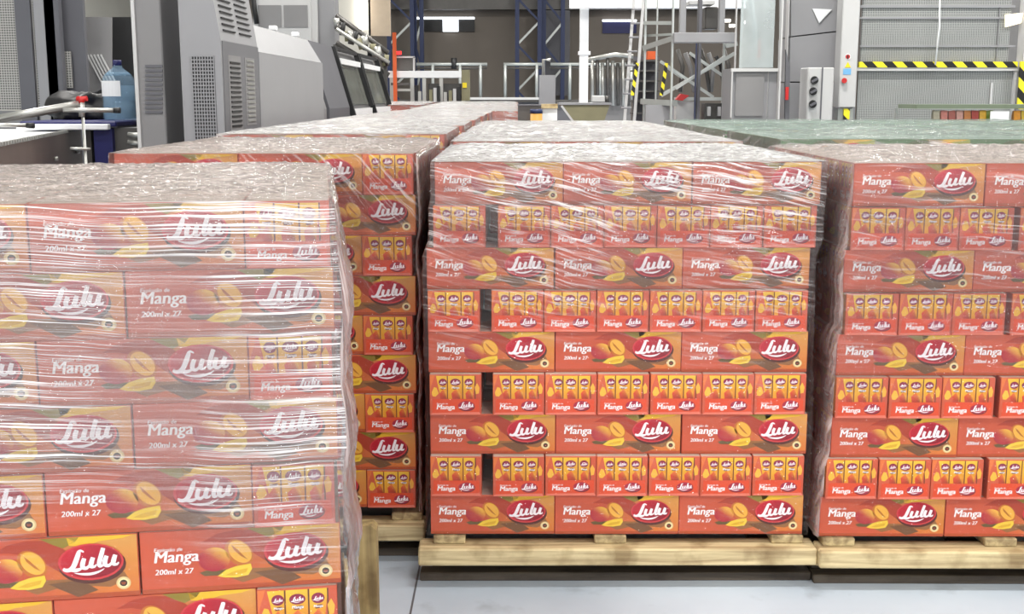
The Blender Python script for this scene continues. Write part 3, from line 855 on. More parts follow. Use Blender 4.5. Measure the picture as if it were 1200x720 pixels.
# little shims that carry the slightly taller rear loads are the pallets' own boards
# upright weathered board beside the near left stack
p = at(425, 617, 2.95)
mb = MB(); hx = .034
mb.prism([(p.x - hx, 2.95, 0), (p.x + hx, 2.95, 0), (p.x + hx, 2.95, p.z - .012), (p.x + hx - .012, 2.95, p.z), (p.x - hx + .008, 2.95, p.z), (p.x - hx, 2.95, p.z - .008)], (0, .05, 0))
tag(mb.build('wooden_board', M['wood_z']), 'weathered tan wooden board standing on end beside the near left pallet', 'board')
#BACKGROUND

# ------------------------------------------------------------ background machines and fittings
def T(name, label, cat, px, Y, group=None):
    """Empty standing on the floor under pixel column px at depth Y"""
    p = at(px, 113, Y); t = empty(name, (p.x, Y, 0)); return tag(t, label, cat, group)
def part(root, name, mats, fn, parent=None):
    mb = MB(); fn(mb); o = local(mb.build(name, mats, parent or root), root)
    return o
def box(px0, py0, px1, py1, Y, d, bev=0):
    """fn drawing a box whose front face fills the given rectangle; py1 None = down to the floor"""
    def f(mb):
        a = at(px0, py1 if py1 is not None else 113, Y); b = at(px1, py0, Y); z0 = a.z if py1 is not None else 0.0
        mb.box((a.x, Y, z0), (b.x, Y + d, b.z), bev)
    return f
def tub(pts, rad, n=8):
    """fn drawing a tube through (px, py, Y) points"""
    return lambda mb: mb.tube([at(*p) for p in pts], rad, n)
def bar(p, q, wd, dp=None):
    return lambda mb: mb.bar(at(*p), at(*q), wd, dp)

# --- grey machine line left of the stacks
t = T('packing_machine', 'long light grey packing machine with perforated front panel and side vents', 'machine', 240, 6.0)
yf = 6.0; xr = -1.43
prof = lambda x, y: [(x - .20, y, 0), (x, y, 0), (x, y, 1.79), (x - .085, y, 2.35), (x - .20, y, 2.35)]
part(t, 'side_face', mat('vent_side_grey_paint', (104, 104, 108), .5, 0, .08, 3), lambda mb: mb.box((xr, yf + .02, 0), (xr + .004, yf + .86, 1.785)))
part(t, 'front_cabinet', M['grey'], lambda mb: mb.prism(prof(xr, yf), (0, .86, 0)))
def lattice(mb):
    for i in range(9):
        x = -1.578 + i * .0135; mb.box((x, yf - .008, 1.30), (x + .0045, yf - .001, 1.712))
    for j in range(24):
        z = 1.30 + j * .0177; mb.box((-1.578, yf - .007, z), (-1.465, yf - .001, z + .0052))
part(t, 'grille_opening', M['black'], lambda mb: mb.box((-1.578, yf - .0035, 1.30), (-1.465, yf + .001, 1.712)))
g = part(t, 'perforated_grille', M['grey'], lattice); g['kind'] = 'stuff'
for k, (ya, yb, za) in enumerate(((6.12, 6.40, 1.36), (6.50, 6.74, 1.38))):
    fr = part(t, 'vent_panel', M['grey_m'], lambda mb: mb.box((xr, ya, za - .02), (xr + .006, yb, 1.72)))
    for j in range(14):
        z = za + j * .0245
        o = part(t, 'vent_slat', M['black'] if k == 0 else M['steel'], lambda mb: mb.box((xr + .0065, ya + .03, z), (xr + .011, yb - .03, z + .010)), fr)
part(t, 'lower_door', M['grey_m'], lambda mb: mb.box((xr, 6.1, .6), (xr + .012, 6.8, 1.31), .003))
part(t, 'door_gap', M['black'], lambda mb: mb.box((xr, 6.05, 1.10), (xr + .008, 6.08, 1.30)))
def slope(y, z):   # point on the slanted upper side
    return (xr - .085 * (z - 1.79) / .56 + .004, y, z)
for a_, b_ in ((6.08, 6.34), (6.44, 6.72)):
    for j in range(8):
        z = 1.84 + j * .03
        part(t, 'upper_vent_slit', M['black'], lambda mb: mb.bar(slope(a_, z), slope(b_, z), .007, .009))
part(t, 'long_cover', M['grey'], lambda mb: mb.prism([(xr - .36, 6.87, 0), (xr + .005, 6.87, 0), (xr + .005, 6.87, 1.76), (xr - .36, 6.87, 1.76)], (0, 2.3, 0)))
part(t, 'sloped_lid', M['grey'], lambda mb: mb.prism([(xr - .36, 6.87, 1.762), (xr, 6.87, 1.762), (xr - .10, 6.87, 1.93), (xr - .36, 6.87, 1.96)], (0, 2.28, 0)))
for y in (7.1, 7.9, 8.7):
    part(t, 'lid_catch', M['white'], lambda mb: mb.box((xr - .14, y, 1.935), (xr - .09, y + .05, 1.965), .005))

t = T('wrapping_machine', 'dark grey wrapping machine with two slanted framed windows', 'machine', 420, 9.4)
pf = lambda y, dx=0: [(-2.5, y, 0), (-1.45 + dx, y, 0), (-1.45 + dx, y, 1.42), (-1.60 + dx, y, 1.95), (-2.5, y, 1.95)]
part(t, 'end_panel', M['grey_m'], lambda mb: mb.prism(pf(9.35, -.02), (0, .25, 0)))
part(t, 'side_panel', M['grey_d'], lambda mb: mb.prism(pf(9.62), (0, 1.2, 0)))
part(t, 'housing', M['grey_m'], lambda mb: mb.prism(pf(10.84, -.05), (0, 3.6, 0)))
def slp(y, z, o=0): return (-1.45 - .15 * (z - 1.42) / .53 + o, y, z)
for a_, b_ in ((10.9, 12.5), (12.62, 14.35)):
    fr = part(t, 'window_frame', M['black'], lambda mb: [mb.bar(slp(a_, 1.42), slp(a_, 1.94), .05), mb.bar(slp(b_, 1.42), slp(b_, 1.94), .05),
              mb.bar(slp(a_, 1.94), slp(b_, 1.94), .03), mb.bar(slp(a_, 1.20), slp(a_, 1.42), .05)])
    part(t, 'pane', M['glass'], lambda mb: mb.prism([slp(a_ + .05, 1.44, -.02), slp(b_ - .05, 1.44, -.02), slp(b_ - .05, 1.80, -.02), slp(a_ + .05, 1.80, -.02)], (-.01, 0, 0)), fr)
    part(t, 'upper_rail', M['white'], lambda mb: mb.bar(slp(a_ + .1, 1.83), slp(b_ - .1, 1.83), .05), fr)
    part(t, 'lower_rail', M['white'], lambda mb: mb.prism([(-1.44, a_, .9), (-1.44, b_, .9), (-1.44, b_, 1.40), (-1.44, a_, 1.40)], (-.04, 0, 0)), fr)

t = T('control_cabinet', 'tall pale grey cabinet with two dark window panes behind the packing machine', 'cabinet', 332, 14.7)
part(t, 'body', M['grey_l'], box(300, -45, 362, None, 14.7, .5))
for a_, b_ in ((303, 329), (333, 360)): part(t, 'pane', M['grey_m'], box(a_, 6, b_, 32, 14.68, .02))
part(t, 'cable', M['black'], tub([(296, -20, 14.6), (298, 10, 14.6), (301, 28, 14.6)], .03))
t = T('grey_cabinet', 'plain grey tall cabinet beside the pale windowed cabinet', 'cabinet', 378, 14.8)
part(t, 'body', M['grey'], box(370.5, -45, 390, None, 14.85, .4)); part(t, 'edge_post', M['grey_l'], box(367, -45, 370, None, 14.76, .06))
t = T('partition_panel', 'pale tall partition panel beyond the machine line', 'partition', 410, 20.4)
part(t, 'panel', M['wall_l'], box(386, -90, 432, None, 20.4, .15)); part(t, 'end_panel', mat('beige_panel', (176, 160, 140), .7), box(432.3, -90, 455, 42, 20.4, .15))
part(t, 'lamp_tube', M['lamp'], box(421, -40, 425, 33, 20.3, .05))
t = T('pipe_manifold', 'tangle of steel pipes and valves above the wrapping machine', 'pipework', 420, 14.8)
rr = random.Random(3)
part(t, 'support', M['steel_d'], box(392, 52, 396, None, 14.8, .06)); part(t, 'support', M['steel_d'], box(450, 62, 453, None, 14.8, .06))
for k, (a_, b_, ra) in enumerate((((394, 18, 14.8), (455, 62, 14.8), .03), ((394, 34, 14.7), (456, 74, 14.7), .025), ((394, 50, 14.8), (456, 88, 14.9), .03))):
    part(t, 'pipe', M['steel'] if k % 2 else M['steel_d'], tub([a_, b_], ra))
for k in range(16):
    x = 394 + k * 3.9; y = 24 + k * 2.4 + rr.uniform(-6, 8)
    part(t, 'valve', [M['steel'], M['steel_d'], M['black'], M['olive']][k % 4], tub([(x, y, 14.75), (x + rr.uniform(-3, 5), y + rr.uniform(6, 15), 14.75)], rr.uniform(.02, .05)))

# --- left foreground: conveyor, stand, table, bottle
t = empty('belt_conveyor', (-2.3, 5.0, 0)); tag(t, 'pale belt conveyor with brown-grey side panel and studded edge at left', 'conveyor')
cz = 1.33
A0, A1 = Vector((-1.93, 4.4, 0)), Vector((-2.50, 7.0, 0)); dv = (A1 - A0).normalized(); nv = Vector((dv.y, -dv.x, 0))
def cp(s_, o_, z): q = A0 + dv * s_ - nv * o_; return (q.x, q.y, z)
Lc = (A1 - A0).length
part(t, 'belt', M['belt'], lambda mb: mb.prism([cp(0, .02, cz - .02), cp(Lc, .02, cz - .02), cp(Lc, .95, cz - .02), cp(0, .95, cz - .02)], (0, 0, .02)))
part(t, 'side_panel', mat('brown_grey_steel', (118, 104, 98), .45, .4), lambda mb: mb.prism([cp(0, 0, cz - .30), cp(Lc, 0, cz - .30), cp(Lc, 0, cz - .005), cp(0, 0, cz - .005)], tuple(-nv * .015)))
def studs(mb):
    for k in range(44):
        q = Vector(cp(.03 + k * .058, -.004, cz)); mb.box(q - Vector((.008, .008, .006)), q + Vector((.008, .008, .010)))
part(t, 'edge_studs', M['steel'], studs)['kind'] = 'stuff'
for s_ in (.5, 1.6, 2.4):
    for z in (cz - .12,): part(t, 'bolt', M['steel'], lambda mb: mb.tube([cp(s_, -.001, z), cp(s_, -.02, z)], .010))
for s_ in (.2, 2.4): part(t, 'leg', M['steel_d'], lambda mb: mb.bar(cp(s_, .06, 0), cp(s_, .06, cz - .3), .05))
for s_ in (.2, 2.4): part(t, 'leg', M['steel_d'], lambda mb: mb.bar(cp(s_, .85, 0), cp(s_, .85, cz - .02), .05))

t = T('guide_rail', 'steel guide rail tubes on a rod stand with a red clamp knob', 'rail', 97, 5.6)
part(t, 'stand_rod', M['steel'], lambda mb: mb.tube([(at(97, 120, 5.6).x, 5.6, 0), at(96, 120, 5.6)], .008))
part(t, 'clamp', M['steel'], tub([(96, 137, 5.6), (96, 120, 5.6)], .014))
part(t, 'red_knob', M['red'], lambda mb: [mb.tube([at(90, 116.5, 5.6), at(102, 115.5, 5.6)], [.012, .012], 10), mb.tube([at(95.5, 122, 5.6), at(95.5, 113, 5.6)], [.012, .021], 10)])
part(t, 'rail_tube', M['steel'], tub([(-20, 142, 5.5), (93, 122, 5.6)], .018, 10))
part(t, 'rail_tube', M['steel_d'], tub([(-20, 146, 5.45), (93, 125, 5.6)], .010, 8))
part(t, 'cross_rod', M['steel'], tub([(74, 129, 5.5), (134, 129.5, 5.6)], .011)); part(t, 'rod_tip', M['black'], tub([(133, 129.5, 5.6), (141, 129.5, 5.6)], .013))
part(t, 'lower_rod', M['steel'], tub([(-20, 146.5, 5.2), (32, 147, 5.3)], .009)); part(t, 'rod_tip', M['black'], tub([(31, 147, 5.3), (40, 147.5, 5.3)], .012))
part(t, 'lower_clamp', M['steel'], tub([(82, 174, 5.55), (106, 175, 5.6)], .007))

t = T('machine_table', 'blue and white machine table with steel side, bottle standing on it', 'table', 120, 6.3)
tz = at(140, 140.5, 6.8).z
part(t, 'top', M['navy'], lambda mb: mb.box((at(60, 140, 6.9).x, 6.45, tz - .03), (at(166, 140, 6.9).x, 7.25, tz - .001), .006))
part(t, 'white_edge', M['white'], lambda mb: mb.box((at(60, 140, 6.9).x, 6.40, tz - .045), (at(160, 140, 6.9).x, 6.448, tz - .015), .004))
part(t, 'blue_panel', M['navy'], box(107, 151, 131, None, 6.46, .3)); part(t, 'steel_side', M['steel_d'], box(131, 150, 168, None, 6.5, .4))
for y_ in (158, 167): part(t, 'bolt', M['steel'], tub([(150, y_, 6.42), (168, y_ + 1, 6.42)], .014))
part(t, 'frame_leg', M['steel_d'], box(96, 151, 106, None, 6.5, .25))

t = empty('water_bottle', (at(141, 140, 6.8).x, 6.8, tz)); tag(t, 'large clear blue plastic water bottle with blue cap on the machine table', 'bottle')
H_ = .325
prof_b = [(0, .085), (.012, .09), (.09, .089), (.10, .085), (.11, .089), (.21, .089), (.235, .082), (.265, .055), (.285, .030), (.300, .022), (.306, .022)]
def lathe(mb, pr, n=24):
    mb.tube([(0, 0, z) for z, r_ in pr], [r_ for z, r_ in pr], n)
b_ = MB(); lathe(b_, prof_b); b_.build('shell', M['bottle'], t)
b_ = MB(); lathe(b_, [(.004, .080), (.012, .085), (.19, .084)]); b_.build('water', M['water'], t)
b_ = MB(); lathe(b_, [(.300, .024), (.325, .024), (.329, .020)], 16); b_.build('cap', M['navy'], t)
b_ = MB(); b_.tube([(0, 0, .245), (0, 0, .262)], [.077, .06], 20); b_.build('handle_ring', M['bottle'], t)
b_ = MB()
for k in range(7):
    a0 = math.radians(-150 + k * 12); a1 = a0 + math.radians(12)
    b_.prism([(math.cos(a0) * .0905, math.sin(a0) * .0905, .13), (math.cos(a1) * .0905, math.sin(a1) * .0905, .13), (math.cos(a1) * .0905, math.sin(a1) * .0905, .215), (math.cos(a0) * .0905, math.sin(a0) * .0905, .215)], (math.cos(a0) * .001, math.sin(a0) * .001, 0))
b_.build('paper_label', M['white'], t)

bm = bmesh.new(); bmesh.ops.create_icosphere(bm, subdivisions=4, radius=1)
c0 = at(93, 124, 7.0)
for v in bm.verts:
    q = v.co.copy(); n_ = noise.noise(q * 1.6 + Vector((3, 1, 2))) * .38 + noise.noise(q * 4.5) * .14
    q = q * (1 + n_); v.co = Vector((q.x * .17, q.y * .12, max(q.z * .12, -.055)))
me = bm_mesh('cloth_bag', bm, M['black'], True)
tag(link('cloth_bag', me, None, (c0.x, 7.0, tz + .056)), 'crumpled black cloth bag lying on the machine table beside the bottle', 'bag')

t = T('louvred_post_cover', 'grey upright machine cover with louvre slats right of the water bottle', 'machine cover', 176, 6.1)
part(t, 'cover', M['grey_m'], lambda mb: mb.box((at(160, 113, 6.1).x, 6.1, 0), (at(193, 113, 6.1).x, 6.45, 2.35), .006))
for j in range(11): part(t, 'slat', M['grey_d'], box(170, 76 + j * 5.4, 190, 79 + j * 5.4, 6.092, .01))
part(t, 'edge_strip', M['grey_l'], lambda mb: mb.box((at(159, 113, 6.09).x, 6.085, 0), (at(163, 113, 6.09).x, 6.099, 2.35)))

t = T('open_machine_bay', 'dark open machine bay with pale inner chute between grey covers', 'machine', 200, 6.9)
part(t, 'back_panel', M['black'], box(186, 20, 222, None, 7.3, .1))
part(t, 'chute', M['grey_m'], lambda mb: mb.prism([at(194, 75, 7.0), at(214, 108, 7.0), at(214, 133, 7.0), at(204, 138, 7.0), at(194, 128, 7.0)], (0, .1, 0)))
part(t, 'lower_rollers', M['olive'], box(193, 139, 214, 150, 6.95, .2)); part(t, 'lower_frame', M['steel_d'], box(193, 151, 214, None, 6.95, .3))
part(t, 'cable_loop', M['black'], tub([(197, 158, 6.9), (202, 153, 6.9), (207, 160, 6.9), (208, 170, 6.9)], .012))

t = T('guard_fence', 'perforated sheet guard panels between dark posts, left behind the conveyor', 'fence', 40, 8.2)
for a_, b_ in ((-60, 24), (30, 46)): part(t, 'mesh_panel', M['perf_s'], box(a_, -60, b_, 129, 8.2, .02))
for a_, b_, m_ in ((24, 30, 'grey_d'), (46, 58, 'grey'), (58, 64, 'grey_d')): part(t, 'post', M[m_], box(a_, -60, b_, None, 8.17, .06))
part(t, 'back_sheet', M['grey_d'], box(64, -60, 93, None, 8.3, .04)); part(t, 'mesh_strip', M['perf_s'], box(74, 60, 82, 103, 8.25, .02))
part(t, 'kick_plate', M['grey_m'], box(-60, 130, 64, None, 8.21, .03))
t = T('slotted_guard', 'slanted grey guard with diagonal slots behind the bottle', 'guard', 112, 8.6)
part(t, 'sheet', M['grey_m'], lambda mb: mb.prism([at(91, 20, 8.6), at(130, 20, 8.6), at(130, 98, 8.6), at(112, 108, 8.6), at(91, 112, 8.6)], (0, .03, 0)))
for k in range(5): part(t, 'slot', M['grey_l'], bar((102 + k * 4, 64, 8.58), (119 + k * 4, 96, 8.58), .010, .01))
part(t, 'leg', M['grey_d'], box(92, 108, 96, None, 8.62, .05)); part(t, 'leg', M['grey_d'], box(128, 96, 132, None, 8.62, .05))
part(t, 'dark_backing', M['black'], box(91, 20, 162, None, 9.0, .05))

# --- far centre: filler line, railing, lattice columns, pillar
t = T('filler_line', 'far stainless filling conveyor line with pale beam and legs', 'conveyor', 500, 21)
part(t, 'beam', M['white'], box(455, 83, 541, 91, 21, .5)); part(t, 'under_tray', M['steel_d'], box(458, 97, 480, 100, 21, .4))
part(t, 'under_tray', M['steel'], box(458, 104, 482, 107, 21, .4))
for x in (457, 481, 495, 515, 541): part(t, 'leg', M['steel'], box(x, 84, x + 4, None, 21.02, .06))
part(t, 'control_box', M['steel_d'], box(464, 67, 485, 82, 21.1, .4)); part(t, 'box_frame', M['grey_l'], lambda mb: [mb.bar(at(463, 67, 21.05), at(486, 67, 21.05), .03), mb.bar(at(485, 67, 21.05), at(485, 83, 21.05), .03)])
part(t, 'side_box', M['olive'], box(541, 82, 550, 118, 21, .3)); part(t, 'yellow_tag', M['yellow'], box(542, 97, 547, 103, 20.97, .02))
for k, x in enumerate((486, 490, 503, 508, 512, 520, 526, 531, 536)):
    part(t, 'motor' if k % 3 else 'valve', [M['black'], M['steel'], M['olive'], M['grey_l']][k % 4], box(x, 100 + (k * 7) % 9, x + 3.5, 119, 20.95, .1))
part(t, 'dark_underside', M['steel_d'], box(502, 98, 541, 119, 21.3, .1))
t = T('signal_mast', 'thin orange mast with a small red lamp at the far filling line', 'mast', 463, 21.0)
part(t, 'pole', M['orange'], box(461, 38, 464, None, 20.9, .04)); part(t, 'lamp', emis('red_signal_lamp', (255, 40, 40), 2), box(465, 60, 470, 64, 20.9, .04))

t = T('steel_railing', 'pale tubular railing along the raised walkway before the back wall', 'railing', 560, 25)
pl = at(550, 117, 25).z
part(t, 'walkway', M['steel_d'], lambda mb: mb.box((at(440, 117, 25).x, 24.98, pl - .05), (at(740, 117, 25).x, 26.2, pl)))
part(t, 'toe_board', M['grey_l'], lambda mb: mb.box((at(540, 117, 25).x, 24.94, pl), (at(636, 117, 25).x, 24.97, pl + .05)))
part(t, 'under_panel', M['grey_d'], lambda mb: mb.box((at(440, 117, 25).x, 25.1, 0), (at(740, 117, 25).x, 25.2, pl - .052)))
for a_, b_ in ((488, 571), (590, 636), (645, 742)):
    part(t, 'top_rail', M['galv'], tub([(a_, 75.5, 25), (b_, 75.5, 25)], .035)); part(t, 'mid_rail', M['steel_d'], tub([(a_, 80, 25), (b_, 80, 25)], .018))
for x in (507, 539, 563, 592, 629, 668, 704, 740): part(t, 'post', M['galv'], lambda mb: mb.tube([at(x, 75, 25), (at(x, 75, 25).x, 25, pl)], .035))
part(t, 'signal_lamp', M['black'], tub([(532, 81, 25), (532, 76, 25), (532, 68, 25)], .06))

def lattice_column(x0, x1, Y, label):
    t = T('lattice_column', label, 'column', (x0 + x1) / 2, Y, 'blue lattice columns at the back wall')
    a = at(x0, 113, Y).x; b = at(x1, 113, Y).x
    for x in (a, b): part(t, 'chord', M['blue'], lambda mb: mb.box((x - .05, Y, 0), (x + .05, Y + .12, HZ)))
    n_ = 12; h_ = HZ / n_
    for k in range(n_):
        za, zb = (k * h_, (k + 1) * h_)
        part(t, 'brace', M['galv'] if k % 2 else M['blue'], lambda mb: mb.bar((a, Y + .05, za) if k % 2 else (b, Y + .05, za), (b, Y + .05, zb) if k % 2 else (a, Y + .05, zb), .05))
lattice_column(606, 632, 29.6, 'blue lattice column at the back wall, right of the railing gap')
lattice_column(637, 659, 29.9, 'narrow blue lattice column just behind the grey far cabinet')
lattice_column(457, 484, 29.6, 'blue lattice column at the left end of the back wall')
lattice_column(487, 495, 29.9, 'slim blue lattice column left of the bright wall opening')
part_w = MB(); a, b = rect_box(632, 12, 668, 112, 30.5, .2); part_w.box(a, b)
tag(part_w.build('dark_wall_panel', M['grey_d']), 'dark wall panel behind the lattice columns', 'panel')

t = T('white_pillar', 'bright white pillar with a cross beam near the ladder scaffold', 'pillar', 685, 17)
part(t, 'shaft', M['white'], box(679, -80, 691, None, 17, .14)); part(t, 'collar', M['white'], box(678, 60, 692, 64, 16.98, .18))
part(t, 'cross_beam', M['white'], box(668, -4, 885, 9, 16.7, .2)); part(t, 'end_lamp', M['lamp'], box(668, -3, 680, 8, 16.6, .05))
t = T('grey_cabinet', 'small pale grey electrical cabinet left of the white pillar', 'cabinet', 641, 20)
part(t, 'body', M['grey'], box(632, 88, 651, None, 20, .3)); part(t, 'conduit', M['steel'], tub([(637, 88, 20.05), (637, 70, 20.05), (645, 70, 20.05)], .03))
for k, (x0, x1, y0, m1, lb_) in enumerate(((607, 634, 124, 'steel_d', 'dark grey bin beyond the centre stacks'), (635, 653, 127, 'white', 'white box with a yellow-brown lid beside the olive tub'))):
    t = T('storage_bin', lb_, 'bin', (x0 + x1) / 2, 10.2 + .2 * k)
    part(t, 'body', M[m1], box(x0, y0, x1, None, 10.2 + .2 * k, .18)); part(t, 'lid', M['wood'] if k else M['grey_d'], box(x0 - .5, y0 - (5 if k else 1.5), x1 + .5, y0, 10.18 + .2 * k, .2))
t = T('paint_tin', 'small tin with blue lid and ochre band beside the white box', 'tin', 629, 10.0)
part(t, 'tin', mat('ochre_print', (190, 140, 60)), lambda mb: mb.tube([(at(628.5, 141, 10.0).x, 10.0, 0), at(628.5, 133, 10.0)], .05, 14)); part(t, 'lid', M['blue'], tub([(628.5, 133, 10.0), (628.5, 128, 10.0)], .052, 14))
t = T('tipping_tub', 'olive grey sloping-sided tub on a stand below the white pillar', 'tub', 686, 12.2)
def tubf(mb):
    q = [at(657, 122, 12.2), at(715, 122, 12.2), at(708, 142, 12.2), at(672, 142, 12.2)]
    mb.prism(q, (0, .5, 0))
part(t, 'body', M['olive'], tubf)
part(t, 'rim', M['grey'], box(655, 120.5, 717, 123, 12.18, .54)); part(t, 'brace', M['grey_l'], bar((658, 124, 12.1), (672, 143, 12.1), .02))
for x in (674, 704): part(t, 'leg', M['steel_d'], box(x, 142.2, x + 3, None, 12.3, .05))
t = T('motor_unit', 'small pale motor unit on the olive tub', 'motor', 700, 12.3)
part(t, 'housing', M['grey_l'], box(694, 112, 709, 120, 12.3, .15, .01)); part(t, 'fan_cap', M['steel_d'], tub([(709, 116, 12.37), (713, 116, 12.37)], .03))

t = T('pipe_rack', 'rack of brown-grey vertical pipes behind the white pillar', 'pipework', 712, 21)
for k, x in enumerate(range(694, 742, 6)): part(t, 'pipe', M['steel_d'] if k % 2 else M['steel'], tub([(x, 68 + (k % 3) * 3, 21), (x + .5, 124, 21)], .03))
part(t, 'top_pipe', M['steel'], tub([(690, 70, 21), (720, 64, 21), (742, 66, 21)], .04)); part(t, 'panel', M['grey_m'], box(706, 92, 740, None, 21.2, .1))

# --- right: scaffold ladder, steel frame, glazed cabinet, perforated machine
t = T('ladder', 'tall grey leaning ladder with close rungs beside the steel frame', 'ladder', 742, 12)
La, Lb = (726, 145, 12.0), (746, -40, 12.4); Ra, Rb = (738, 145, 12.0), (757, -40, 12.4)
for p_, q_ in ((La, Lb), (Ra, Rb)): part(t, 'rail', M['grey_l'], lambda mb: mb.bar(tuple(Vector((at(*p_).x - .03, p_[2], 0))), at(*q_), .028))
for k in range(11):
    f_ = k / 11; a_ = at(*La).lerp(at(*Lb), f_ * .98 + .01); b_ = at(*Ra).lerp(at(*Rb), f_ * .98 + .01)
    part(t, 'rung', M['grey'], lambda mb: mb.tube([a_, b_], .011, 6))

t = scaf = T('scaffold', 'light grey welded steel frame with cross braces and lower panel', 'scaffold', 772, 11)
for x0, x1, y0, Y_ in ((754, 759.5, -60, 11), (768, 772.5, -40, 11.5), (786, 792, -60, 10.6), (846, 850, 50, 11.2)):
    part(t, 'post', M['galv'], box(x0, y0, x1, None, Y_, .05))
for p_, q_, w_ in (((755, 56, 11), (791, 44, 10.6), .045), ((753, 119, 11), (791, 121, 10.6), .05), ((850, 54, 11.2), (864, 51, 11.2), .04), ((755, 27, 11), (788, 27, 10.7), .03), ((755, 42, 11.1), (790, 40, 10.7), .02),
                   ((775, 112, 11.1), (862, 62, 11.1), .03), ((792, 104, 11.0), (850, 66, 11.0), .022), ((808, 62, 11.3), (852, 92, 11.3), .025), ((774, 72, 11.2), (836, 114, 11.2), .025), ((790, 116, 11), (858, 116, 11), .03), ((780, 78, 11.3), (800, 92, 11.3), .02)):
    part(t, 'brace' if abs(p_[1] - q_[1]) > 15 else 'beam', M['galv'], bar(p_, q_, w_))
part(t, 'lower_panel', M['grey'], box(757, 123, 790, None, 10.72, .04)); part(t, 'plate', M['grey'], box(790, 38, 864, 50, 10.5, .12, .005))
t = T('lifting_column', 'dark lift column with motor head inside the steel frame', 'machine', 820, 10.9)
part(t, 'dark_column', M['grey_d'], box(817, -60, 825, None, 10.85, .12)); part(t, 'blue_edge', M['blue'], box(814.5, 50, 817, None, 10.85, .05))
part(t, 'motor_head', M['steel_d'], box(826, 8, 842, 34, 11.4, .2, .01)); part(t, 'motor_cap', M['grey_l'], box(808, 1, 838, 5, 11.3, .3))
for x in (797, 843): part(t, 'upright', M['grey'], box(x, -60, x + 9, 38, 10.9, .1))
for x_, y_ in ((829, 26), (839, 26), (853, 24), (858, 30), (876, 26)): part(t, 'work_lamp', M['lamp'], box(x_ - 3, y_ - 1.6, x_ + 3, y_ + 1.6, 14.0, .04))
part(t, 'pale_box', M['grey_l'], box(793, 119, 814, None, 11.0, .3)); part(t, 'red_cover', M['red'], lambda mb: mb.prism([at(792, 117, 10.9), at(798, 110, 10.9), at(808, 112, 10.9), at(800, 118, 10.9)], (0, .1, 0)))
part(t, 'switch_panel', M['steel_d'], box(826, 121, 848, None, 11.05, .2))
for x in (829, 841): part(t, 'handle', M['grey_l'], box(x, 125, x + 4, 136, 11.0, .04))
for k in range(7):
    x = 794 + k * 9; part(t, 'hose', [M['steel_d'], M['grey_m'], M['black']][k % 3], tub([(x, 58 + k % 3 * 4, 11.9), (x + 6, 78, 11.9), (x + 3 + k % 2 * 8, 108, 11.9)], .022))
t = T('tool_shelf', 'dark blue-grey shelving with an orange box seen through the steel frame', 'shelf', 758, 13)
part(t, 'back', M['grey_d'], box(742, 66, 772, None, 13.2, .05))
for y_ in (70, 82, 94, 106, 118, 132): part(t, 'shelf_board', M['steel_d'], box(741, y_, 773, y_ + 2, 12.95, .24))
o_ = MB(); box(759, 60, 769, 69.6, 13.0, .15)(o_); tag(o_.build('orange_box', M['orange']), 'orange-red box standing on the dark shelving', 'box')
hz_m = mat_hazard('hazard_tape_narrow', .9, .05)
for k, (xa, xb) in enumerate(((747, 741), (781, 775))):
    part(scaf, 'hazard_strip', hz_m, lambda mb: mb.bar(at(xa, 74, 10.75 + .35 * (1 - k)), at(xb, 112, 10.75 + .35 * (1 - k)), .03, .01))

t = T('glazed_cabinet', 'grey cabinet wrapped in clear plastic sheet with tall posts', 'cabinet', 887, 10.2)
part(t, 'lower_door', M['grey'], box(858, 80, 911, None, 10.2, .5)); part(t, 'door_panel', M['grey_m'], box(861, 86, 896, 136, 10.18, .015)); part(t, 'door_frame', M['grey_l'], box(857, 80, 912, 84, 10.16, .03))
part(t, 'door_frame', M['grey_l'], box(856, 84, 859, 138, 10.16, .03)); part(t, 'door_frame', M['grey_l'], box(899, 84, 901, 138, 10.16, .03))
for x in (862, 869): part(t, 'post', M['grey_l'], box(x, -60, x + 3.5, 80, 10.3, .05))
part(t, 'inner_panel', M['grey_m'], box(873, -60, 911, 79, 10.6, .05)); part(t, 'plastic_sheet', M['clear'], box(866, -60, 911, 79.5, 10.24, .006))
part(t, 'slanted_tube', M['grey_l'], tub([(876, -20, 10.4), (884, 30, 10.4), (882, 78, 10.4)], .03))
part(t, 'red_arrow', M['red'], lambda mb: [mb.prism([at(877, 64, 10.57), at(879, 68, 10.57), at(889, 68, 10.57), at(889, 65, 10.57), at(881, 64, 10.57)], (0, .01, 0)), mb.bar(at(881, 52, 10.57), at(881, 63, 10.57), .018), mb.bar(at(890, 47, 10.57), at(890, 68, 10.57), .012), mb.bar(at(880, 52, 10.57), at(884, 60, 10.57), .012)])
t = T('pale_post', 'tall pale square post between the glazed cabinet and the grey panels', 'post', 916, 10.1)
part(t, 'shaft', M['grey_l'], box(912.5, -60, 921, None, 10.1, .07)); part(t, 'dark_channel', M['grey_d'], lambda mb: mb.prism([at(921, 58, 10.15), at(926, 78, 10.15), at(925, 140, 10.15), at(920, 140, 10.15)], (0, .04, 0)))
part(t, 'red_handle', M['red'], box(920.5, 102, 924.5, 117, 10.1, .03))

